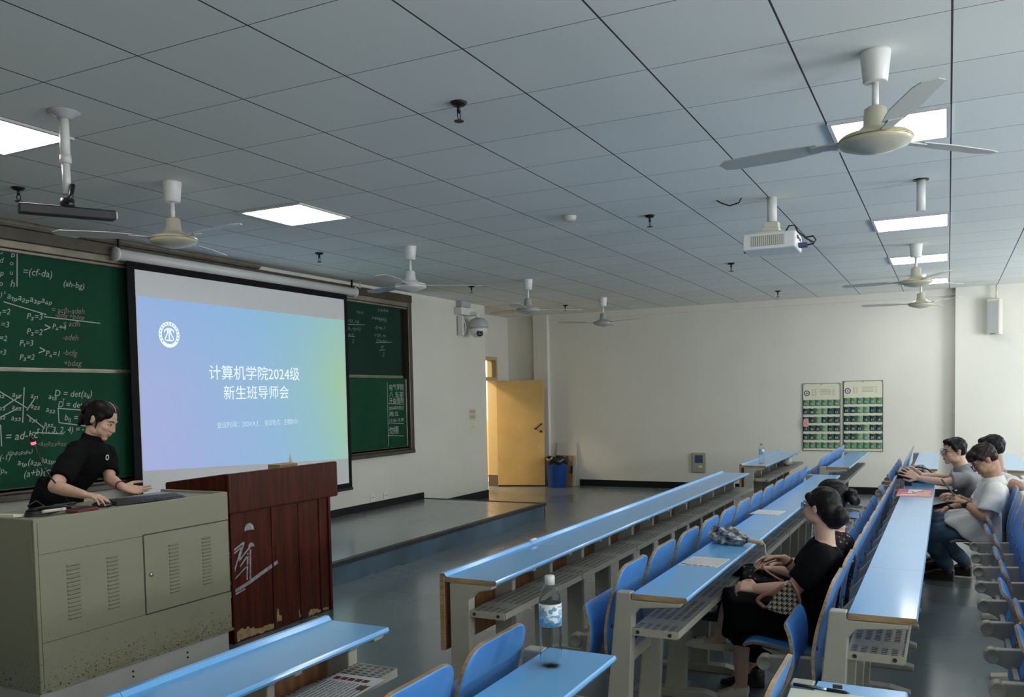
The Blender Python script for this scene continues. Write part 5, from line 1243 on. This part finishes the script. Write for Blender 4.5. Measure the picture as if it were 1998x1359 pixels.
for sx in (-1, 1):
    H0.e(g, (sx*0.034, -0.012, 0.056), (0.052, 0.080, 0.068), 22, Matrix.Rotation(sx*0.25, 4, 'Y')); H0.e(g, (sx*0.062, 0.000, 0.034), (0.024, 0.046, 0.050), 18)
    H0.c_(g, (sx*0.074, 0.020, 0.030), 0.016, (sx*0.079, 0.014, 0.0), 0.010); H0.c_(g, (sx*0.079, 0.016, 0.005), 0.009, (sx*0.077, 0.024, -0.055), 0.004)
H0.e(g, (0, -0.012, 0.052), (0.045, 0.080, 0.069), 22)
hr = blob(g, 'hair', 'hair_black', t, 0.005, 5)
g = G(); H0.e(g, (0, -0.125, 0.03), (0.042, 0.030, 0.050)); H0.e(g, (0, -0.120, -0.04), (0.028, 0.020, 0.055)); blob(g, 'hair_bun', 'hair_brown', t, 0.006, 2, disp=wob(0.003, 160, 140))
g = G(); g.tube([H0.p(0.0, 0.060, 0.080), H0.p(0.0, 0.045, 0.1005), H0.p(0.0, 0.022, 0.1145), H0.p(0.0, -0.01, 0.1215)], 0.0028, 6); g.build('hair_parting', 'skin', hr)
watch(t, WL, EL, 0.95, 'ink_maroon', 'bracelet', False)
g = G()
shirt = [c for c in t.children if c.name.startswith('polo_shirt')][0]; tl = V(parent_loc(t))
ok_, c, nn, ix_ = shirt.closest_point_on_mesh(V((1.165, 2.84, 1.255))-tl); c = c+tl+nn*0.003
sd_ = nn.cross(V((0, 0, 1))).normalized(); su_ = sd_.cross(nn); n = 14
vs = [c+sd_*(r*math.cos(2*PI*j/n))+su_*(r*math.sin(2*PI*j/n)) for r in (0.011, 0.018) for j in range(n)]
g.add(vs, [(j, (j+1) % n, n+(j+1) % n, n+j) for j in range(n)]); g.build('chest_logo', 'paper_white', t)

# ---- woman in the black dress (front)
K = 0.83
HA = Head((1.655, -1.262, 1.058), (0.42, 0.90, 0.02), (0, 0, 1), 0.80)
t = person('person', 'woman in a black dress and cream heels sitting nearest, handbag on her lap', (1.65, -1.2, 0))
P, Cc, N = V((1.63, -1.235, 0.56)), V((1.64, -1.265, 0.77)), V((1.645, -1.285, 0.915)); SL, SR = V((1.50, -1.285, 0.845)), V((1.79, -1.245, 0.84))
EL, WL, ER, WR = V((1.475, -1.165, 0.695)), V((1.485, -1.005, 0.685)), V((1.83, -1.145, 0.70)), V((1.80, -1.075, 0.775))
KL, AL, TL_ = V((1.60, -0.905, 0.54)), V((1.86, -0.850, 0.10)), V((1.87, -0.715, 0.006))
KR, AR, TR_ = V((1.74, -0.835, 0.575)), V((1.79, -0.760, 0.345)), V((1.81, -0.575, 0.285))
g = G(); torso(g, P, Cc, N, SL, SR, K, 1.0); arm_shape(g, SL, EL, WL, K, 1.18); arm_shape(g, SR, ER, WR, K, 1.05)
leg_shape(g, (1.57, -1.20, 0.53), KL, AL, 0.88); leg_shape(g, (1.70, -1.20, 0.55), KR, AR, 0.85)
foot(g, AL, TL_+V((0, 0, 0.022)), 0.85); foot(g, AR, TR_+V((0, 0, 0.022)), 0.85)
hand_shape(g, WL, (0.1, 0.97, 0.1), (0.6, 0.1, -0.8), -1, 0.85, (0.75, 0.8, 0.8, 0.8), 0.7, 0.08)
hand_shape(g, WR, (-0.1, 0.97, -0.05), (-0.5, 0.0, -0.8), 1, 0.85, (0.35, 0.4, 0.45, 0.5), 0.7)
caps(g, N+V((0, -0.002, -0.03)), 0.045, HA.p(0, -0.022, -0.05), 0.044); head_shape(g, HA)
blob(g, 'body', 'skin', t, 0.0042, 3)
face_parts(HA, t, glasses=True)
g = G(); torso(g, P, Cc, N+V((0, 0, -0.03)), SL, SR, K, 1.04, 0.018)
for S, E in ((SL, EL), (SR, ER)): caps(g, S, 0.058, S+(E-S)*0.4, 0.060); g.tube([S+(E-S)*0.3, S+(E-S)*0.78], [0.062, 0.060], 18)
hull(g, [V((x, y, z)) for x in (1.49, 1.78) for y in (-1.33, -1.22) for z in (0.455, 0.62)]+[V((1.50, -0.90, 0.47)), V((1.54, -0.89, 0.605)), V((1.68, -0.80, 0.635)), V((1.83, -0.82, 0.61)), V((1.82, -0.86, 0.47))])
hull(g, [V((1.53, -0.88, 0.60)), V((1.68, -0.80, 0.63)), V((1.82, -0.81, 0.61)), V((1.50, -0.98, 0.46)), V((1.56, -0.87, 0.385)), V((1.66, -0.80, 0.40)), V((1.84, -0.80, 0.42)), V((1.84, -0.93, 0.40)), V((1.60, -0.96, 0.375))])
blob(g, 'dress', 'cloth_black', t, 0.007, 4, disp=wob(0.003, 36, 40))
shoe(t, AL, TL_, 'shoe_cream', 0.85, 0.045, 'pump'); shoe(t, AR+V((0, 0.01, -0.01)), TR_, 'shoe_cream', 0.85, 0.0, 'pump')
pm = [c for c in t.children if c.name.startswith('pump')][1]
g = G(); c = V((1.795, -0.785, 0.292)); g.tube([c, c+V((0, -0.008, -0.062))], [0.017, 0.012], 10); g.build('heel', 'shoe_cream', pm)
g = G(); c = TR_+V((-0.01, -0.06, 0.042)); g.tube([c+V((-0.025, 0, -0.005)), c+V((0, 0.01, 0.008)), c+V((0.025, 0, -0.005))], 0.006, 8); g.build('buckle', 'frame_metal', pm)
g = G(); HA.e(g, (0, -0.028, 0.034), (0.086, 0.096, 0.088), 24); HA.e(g, (0, -0.065, -0.015), (0.078, 0.068, 0.085), 20); HA.e(g, (0, -0.095, -0.055), (0.066, 0.055, 0.070)); HA.e(g, (0, -0.135, -0.045), (0.056, 0.042, 0.056))
for sx in (-1, 1): HA.c_(g, (sx*0.066, 0.030, 0.060), 0.028, (sx*0.078, 0.008, 0.020), 0.016)
blob(g, 'hair', 'hair_black', t, 0.006, 8, disp=wob(0.0010, 150, 130))
watch(t, WR, ER, 0.85, 'ink_maroon', 'bracelet', False)

# ---- woman behind her in the floral top
HB = Head((2.10, -1.245, 1.045), (0.30, 0.95, -0.05), (0, 0, 1), 0.83)
t = person('person', 'woman in a dark floral top with hair bun, mostly hidden behind the front woman', (2.1, -1.2, 0))
P, Cc, N = V((2.10, -1.235, 0.55)), V((2.10, -1.275, 0.75)), V((2.10, -1.285, 0.90)); SL, SR = V((1.95, -1.28, 0.825)), V((2.25, -1.26, 0.825))
EL, WL, ER, WR = V((1.96, -1.13, 0.67)), V((2.03, -0.99, 0.67)), V((2.25, -1.12, 0.67)), V((2.17, -0.98, 0.68))
KL, AL, TL_ = V((2.02, -0.86, 0.56)), V((2.12, -0.86, 0.12)), V((2.10, -0.685, 0.006))
KR, AR, TR_ = V((2.16, -0.84, 0.60)), V((2.13, -0.70, 0.43)), V((2.12, -0.58, 0.345))
g = G(); torso(g, P, Cc, N, SL, SR, K, 1.0); arm_shape(g, SL, EL, WL, K); arm_shape(g, SR, ER, WR, K)
leg_shape(g, (2.03, -1.20, 0.53), KL, AL, 0.86); leg_shape(g, (2.17, -1.20, 0.55), KR, AR, 0.86); foot(g, AL, TL_+V((0, -0.02, 0.012)), 0.8); foot(g, AR, TR_+V((0, -0.02, 0.012)), 0.8)
hand_shape(g, WL, (0.4, 0.9, 0), (0, 0, -1), -1, 0.85); hand_shape(g, WR, (-0.4, 0.9, 0), (0, 0, -1), 1, 0.85)
caps(g, N, 0.045, HB.p(0, -0.022, -0.05), 0.044); head_shape(g, HB); blob(g, 'body', 'skin', t, 0.005, 3)
face_parts(HB, t)
g = G(); torso(g, P, Cc, N+V((0, 0, -0.03)), SL, SR, K, 1.04, 0.018)
for S, E in ((SL, EL), (SR, ER)): caps(g, S, 0.060, S+(E-S)*0.4, 0.060); g.tube([S+(E-S)*0.3, S+(E-S)*0.9], [0.062, 0.058], 18)
hull(g, [V((x, y, z)) for x in (1.95, 2.25) for y in (-1.33, -1.22) for z in (0.46, 0.62)]+[V((1.94, -0.86, 0.50)), V((1.97, -0.84, 0.62)), V((2.12, -0.80, 0.665)), V((2.25, -0.84, 0.63)), V((2.25, -0.88, 0.48))])
blob(g, 'floral_dress', 'floral_dark', t, 0.007, 4, disp=wob(0.003, 36, 40))
g = G(); caps(g, KL+V((0, 0, -0.02)), 0.075, V((2.11, -0.90, 0.30)), 0.075); g.tube([V((2.09, -0.88, 0.42)), V((2.12, -0.895, 0.17))], [0.072, 0.085], 18); caps(g, KR, 0.07, AR+V((0, 0.0, 0.05)), 0.06)
blob(g, 'trousers', 'cloth_trouser', t, 0.008, 4)
shoe(t, AL+V((0, -0.02, -0.02)), TL_, 'shoe_black', 0.9, 0.0, 'loafer'); shoe(t, AR+V((0, 0, -0.02)), TR_, 'shoe_black', 0.9, 0.0, 'loafer')
g = G(); HB.e(g, (0, -0.028, 0.034), (0.084, 0.096, 0.088), 24); HB.e(g, (0, -0.06, -0.01), (0.074, 0.06, 0.07), 20); blob(g, 'hair', 'hair_black', t, 0.006, 3, disp=wob(0.0014, 150, 130))
g = G(); HB.e(g, (0, -0.150, 0.012), (0.045, 0.036, 0.050)); HB.e(g, (0.02, -0.16, -0.02), (0.03, 0.03, 0.03)); blob(g, 'hair_bun', 'hair_black', t, 0.006, 2, disp=wob(0.003, 160, 140))

# ---- man with the phone
HC = Head((4.85, -2.035, 1.045), (-0.18, 0.80, -0.55), (0, 0.35, 1), 1.0)
t = person('person', 'man in a white short-sleeved shirt and jeans looking down at his phone', (4.85, -2.0, 0))
P, Cc, N = V((4.87, -2.02, 0.545)), V((4.86, -2.085, 0.76)), V((4.86, -2.10, 0.905)); SL, SR = V((4.68, -2.105, 0.835)), V((5.03, -2.095, 0.84))
EL, WL, ER, WR = V((4.62, -2.045, 0.640)), V((4.72, -1.90, 0.735)), V((5.07, -1.99, 0.66)), V((4.93, -1.87, 0.75))
KL, AL, TL_ = V((4.80, -1.640, 0.475)), V((5.40, -1.800, 0.11)), V((5.45, -1.600, 0.006))
KR, AR, TR_ = V((5.08, -1.640, 0.49)), V((5.60, -1.930, 0.13)), V((5.64, -1.76, 0.010))
g = G(); torso(g, P, Cc, N, SL, SR, 0.95, 1.0, 0, 0.92); arm_shape(g, SL, EL, WL, 0.95, 1.08); arm_shape(g, SR, ER, WR, 0.95)
leg_shape(g, (4.78, -2.0, 0.52), KL, AL, 0.95); leg_shape(g, (4.97, -2.0, 0.52), KR, AR, 0.95); foot(g, AL, TL_+V((0, 0, 0.03))); foot(g, AR, TR_+V((0, 0, 0.03)))
hand_shape(g, WL, (0.35, 0.75, 0.40), (0.25, 0.55, -0.35), 1, 0.95, (0.55, 0.6, 0.6, 0.65), 0.7, 0.1)
hand_shape(g, WR, (-0.45, 0.75, 0.35), (-0.3, 0.5, -0.3), -1, 0.95, (0.6, 0.65, 0.65, 0.7), 0.7, 0.1)
caps(g, N+V((0, -0.005, -0.03)), 0.060, HC.p(0, -0.028, -0.05), 0.056); head_shape(g, HC, True); blob(g, 'body', 'skin_tan', t, 0.0048, 3)
face_parts(HC, t, glasses=True)
g = G(); torso(g, P+V((0, 0, 0.0)), Cc, N+V((0, 0, -0.035)), SL, SR, 0.95, 1.05, 0.02, 0.92)
for S, E in ((SL, EL), (SR, ER)): caps(g, S, 0.068, S+(E-S)*0.4, 0.072); g.tube([S+(E-S)*0.3, S+(E-S)*0.78], [0.074, 0.078], 20)
hull(g, [V((x, y, z)) for x in (4.665, 5.06) for y in (-2.15, -1.94) for z in (0.445, 0.66)]+[V((4.665, -1.90, 0.515)), V((4.67, -1.83, 0.585)), V((4.70, -1.80, 0.635)), V((5.03, -1.80, 0.64)), V((5.06, -1.85, 0.53)), V((4.69, -1.765, 0.595)), V((5.02, -1.765, 0.60))])
blob(g, 'white_shirt', 'cloth_white', t, 0.008, 4, disp=wob(0.0035, 30, 42))
g = G(); g.tube([N+V((0, -0.01, -0.05)), N+V((0, 0.006, 0.02))], [0.088, 0.075], 22)
hull(g, [N+V((-0.03, 0.06, 0.0)), N+V((-0.05, 0.075, -0.075)), N+V((-0.085, 0.03, -0.04)), N+V((-0.075, 0.02, 0.01)), N+V((-0.06, 0.055, -0.05))]); hull(g, [N+V((0.03, 0.06, 0.0)), N+V((0.05, 0.075, -0.075)), N+V((0.085, 0.03, -0.04)), N+V((0.075, 0.02, 0.01)), N+V((0.06, 0.055, -0.05))])
blob(g, 'collar', 'cloth_white', t, 0.006, 2)
g = G()
for Hp, Kk, A in (((4.78, -2.0, 0.53), KL, AL), ((4.97, -2.0, 0.53), KR, AR)):
    caps(g, Hp, 0.094, Kk, 0.072); caps(g, Kk, 0.070, V(Kk)+(V(A)-V(Kk))*0.5, 0.066); g.tube([V(Kk)+(V(A)-V(Kk))*0.4, V(A)+(V(Kk)-V(A))*0.06], [0.066, 0.058], 16)
g.ell(P+V((0, 0, -0.02)), (0.168, 0.125, 0.095), None, 20)
blob(g, 'jeans', 'denim', t, 0.008, 4, disp=wob(0.003, 40, 46))
shoe(t, AL, TL_, 'shoe_brown', 1.0); shoe(t, AR, TR_, 'shoe_brown', 1.0)
g = G(); HC.e(g, (0, -0.022, 0.044), (0.084, 0.094, 0.086), 24); HC.e(g, (0, 0.040, 0.080), (0.066, 0.052, 0.036)); HC.e(g, (0, 0.074, 0.056), (0.054, 0.022, 0.024)); HC.e(g, (0, -0.05, 0.01), (0.078, 0.060, 0.06))
for sx in (-1, 1): HC.c_(g, (sx*0.070, 0.030, 0.052), 0.022, (sx*0.078, 0.012, 0.016), 0.012)
blob(g, 'hair', 'hair_brown', t, 0.005, 5, disp=wob(0.0020, 230, 90))
watch(t, WL, EL, 0.98)
ph = V((4.735, -1.795, 0.845)); dv = V((0.10, 0.62, 0.86)).normalized()
sm = thing('smartphone', 'dark smartphone held by the man in the white shirt', 'phone', ph)
r_ = V((1, 0, 0)); r_ = (r_-dv*r_.dot(dv)).normalized(); n_ = r_.cross(dv)
pm_ = Matrix(((r_.x, dv.x, n_.x, ph.x), (r_.y, dv.y, n_.y, ph.y), (r_.z, dv.z, n_.z, ph.z), (0, 0, 0, 1)))
G().box(-0.036, 0.036, -0.078, 0.078, -0.004, 0.004, 0, pm_).build('case', 'black_plastic', sm, bevel=0.003); G().box(-0.033, 0.033, -0.074, 0.074, 0.004, 0.0046, 0, pm_).build('display', 'ink_navy', sm)

# ---- man between them in the white T-shirt
HD = Head((5.38, -2.10, 1.095), (0.05, 0.98, -0.12), (0, 0, 1), 0.96)
t = person('person', 'man in a white T-shirt with raised elbow, partly hidden behind the phone user', (5.37, -2.05, 0))
P, Cc, N = V((5.37, -2.05, 0.545)), V((5.37, -2.13, 0.77)), V((5.37, -2.14, 0.93)); SL, SR = V((5.20, -2.165, 0.865)), V((5.54, -2.14, 0.865))
EL, WL, ER, WR = V((5.13, -2.255, 0.845)), V((5.27, -2.03, 0.765)), V((5.52, -2.0, 0.66)), V((5.36, -1.775, 0.60))
KL, AL, TL_ = V((5.31, -1.68, 0.51)), V((5.33, -1.43, 0.11)), V((5.33, -1.23, 0.006)); KR, AR, TR_ = V((5.54, -1.68, 0.51)), V((5.52, -1.43, 0.11)), V((5.52, -1.23, 0.006))
EL = V((5.05, -2.285, 0.835))
g = G(); torso(g, P, Cc, N, SL, SR, 0.95, 1.0, 0, 0.92); arm_shape(g, SL, EL, WL, 0.95, 1.1); arm_shape(g, SR, ER, WR, 0.95)
leg_shape(g, (5.28, -2.03, 0.52), KL, AL, 0.95); leg_shape(g, (5.46, -2.03, 0.52), KR, AR, 0.95); foot(g, AL, TL_+V((0, 0, 0.03))); foot(g, AR, TR_+V((0, 0, 0.03)))
hand_shape(g, WL, (0.5, 0.55, -0.4), (0.1, -0.7, -0.6), 1, 0.95); hand_shape(g, WR, (-0.35, 0.85, -0.25), (0, -0.2, -1), 1, 0.95, (0.35,)*4)
caps(g, N, 0.058, HD.p(0, -0.025, -0.05), 0.055); head_shape(g, HD, True); blob(g, 'body', 'skin_tan', t, 0.005, 3)
face_parts(HD, t)
g = G(); torso(g, P, Cc, N+V((0, 0, -0.04)), SL, SR, 0.95, 1.04, 0.018, 0.92)
for S, E in ((SL, EL), (SR, ER)): caps(g, S, 0.066, S+(E-S)*0.35, 0.068); g.tube([S+(E-S)*0.25, S+(E-S)*0.62], [0.070, 0.070], 20)
blob(g, 't_shirt', 'cloth_white', t, 0.008, 4, disp=wob(0.003, 30, 42))
g = G()
for Hp, Kk, A in (((5.28, -2.03, 0.53), KL, AL), ((5.46, -2.03, 0.53), KR, AR)): caps(g, Hp, 0.094, Kk, 0.072); caps(g, Kk, 0.068, V(Kk)+(V(A)-V(Kk))*0.5, 0.062); g.tube([V(Kk)+(V(A)-V(Kk))*0.4, V(A)+(V(Kk)-V(A))*0.06], [0.062, 0.055], 16)
blob(g, 'jeans', 'denim', t, 0.008, 4, disp=wob(0.003, 40, 46))
shoe(t, AL, TL_, 'shoe_black'); shoe(t, AR, TR_, 'shoe_black')
g = G(); HD.e(g, (0, -0.022, 0.042), (0.083, 0.094, 0.086), 24); HD.e(g, (0, 0.044, 0.076), (0.062, 0.044, 0.034)); HD.e(g, (0, -0.05, 0.01), (0.077, 0.060, 0.062))
for sx in (-1, 1): HD.c_(g, (sx*0.070, 0.030, 0.052), 0.022, (sx*0.078, 0.012, 0.012), 0.012)
blob(g, 'hair', 'hair_black', t, 0.005, 5, disp=wob(0.0017, 230, 90))
watch(t, WR, ER, 0.98)

# ---- man leaning on the desk with the camera
HE = Head((5.80, -1.835, 1.050), (-0.42, 0.90, -0.04), (0, 0, 1), 0.97)
t = person('person', 'man in glasses and grey polo leaning on the desk, holding a camera', (5.85, -2.0, 0))
P, Cc, N = V((5.86, -2.07, 0.54)), V((5.83, -1.975, 0.74)), V((5.82, -1.905, 0.895)); SL, SR = V((5.65, -1.925, 0.825)), V((5.99, -1.915, 0.825))
EL, WL, ER, WR = V((5.62, -1.765, 0.795)), V((5.655, -1.568, 0.822)), V((5.99, -1.775, 0.80)), V((5.80, -1.585, 0.838))
KL, AL, TL_ = V((5.76, -1.68, 0.49)), V((5.76, -1.72, 0.11)), V((5.76, -1.52, 0.006)); KR, AR, TR_ = V((5.98, -1.68, 0.49)), V((5.98, -1.72, 0.11)), V((5.98, -1.52, 0.006))
g = G(); torso(g, P, Cc, N, SL, SR, 0.95, 1.0, 0, 0.95); arm_shape(g, SL, EL, WL, 0.92); arm_shape(g, SR, ER, WR, 0.92)
leg_shape(g, (5.77, -2.03, 0.52), KL, AL, 0.95); leg_shape(g, (5.95, -2.03, 0.52), KR, AR, 0.95); foot(g, AL, TL_+V((0, 0, 0.03))); foot(g, AR, TR_+V((0, 0, 0.03)))
hand_shape(g, WL, (-0.02, 0.85, 0.45), (0.9, 0.3, -0.1), 1, 0.95, (0.22, 0.22, 0.28, 0.35), 0.4, 0.30)
hand_shape(g, WR, (-0.12, 0.85, 0.45), (-0.8, 0.3, -0.1), -1, 0.95, (0.30, 0.30, 0.35, 0.4), 0.4, 0.25)
caps(g, N+V((0, -0.01, -0.03)), 0.058, HE.p(0, -0.028, -0.05), 0.055); head_shape(g, HE, True); blob(g, 'body', 'skin', t, 0.0048, 3)
face_parts(HE, t, glasses=True)
g = G(); torso(g, P, Cc, N+V((0, -0.005, -0.03)), SL, SR, 0.95, 1.05, 0.018, 0.95)
for S, E in ((SL, EL), (SR, ER)): caps(g, S, 0.066, S+(E-S)*0.35, 0.070); g.tube([S+(E-S)*0.2, S+(E-S)*0.62], [0.071, 0.074], 20)
g.tube([N+V((0, -0.02, -0.05)), N+V((0, 0.008, 0.03))], [0.084, 0.072], 22)
hull(g, [V((x, y, z)) for x in (5.70, 6.02) for y in (-2.17, -1.98) for z in (0.47, 0.62)])
blob(g, 'grey_polo', 'cloth_grey', t, 0.008, 4, disp=wob(0.0035, 30, 42))
g = G()
for Hp, Kk, A in (((5.77, -2.03, 0.53), KL, AL), ((5.95, -2.03, 0.53), KR, AR)): caps(g, Hp, 0.094, Kk, 0.072); caps(g, Kk, 0.068, V(Kk)+(V(A)-V(Kk))*0.5, 0.062); g.tube([V(Kk)+(V(A)-V(Kk))*0.4, V(A)+(V(Kk)-V(A))*0.06], [0.062, 0.055], 16)
blob(g, 'trousers', 'cloth_trouser', t, 0.008, 4, disp=wob(0.003, 40, 46))
shoe(t, AL, TL_, 'shoe_black'); shoe(t, AR, TR_, 'shoe_black')
g = G(); HE.e(g, (0, -0.024, 0.044), (0.084, 0.094, 0.084), 24); HE.e(g, (-0.01, 0.044, 0.086), (0.060, 0.044, 0.030)); HE.e(g, (0, -0.05, 0.01), (0.077, 0.060, 0.062))
for sx in (-1, 1): HE.c_(g, (sx*0.070, 0.030, 0.052), 0.022, (sx*0.078, 0.010, 0.008), 0.012)
blob(g, 'hair', 'hair_black', t, 0.005, 5, disp=wob(0.0017, 230, 90))
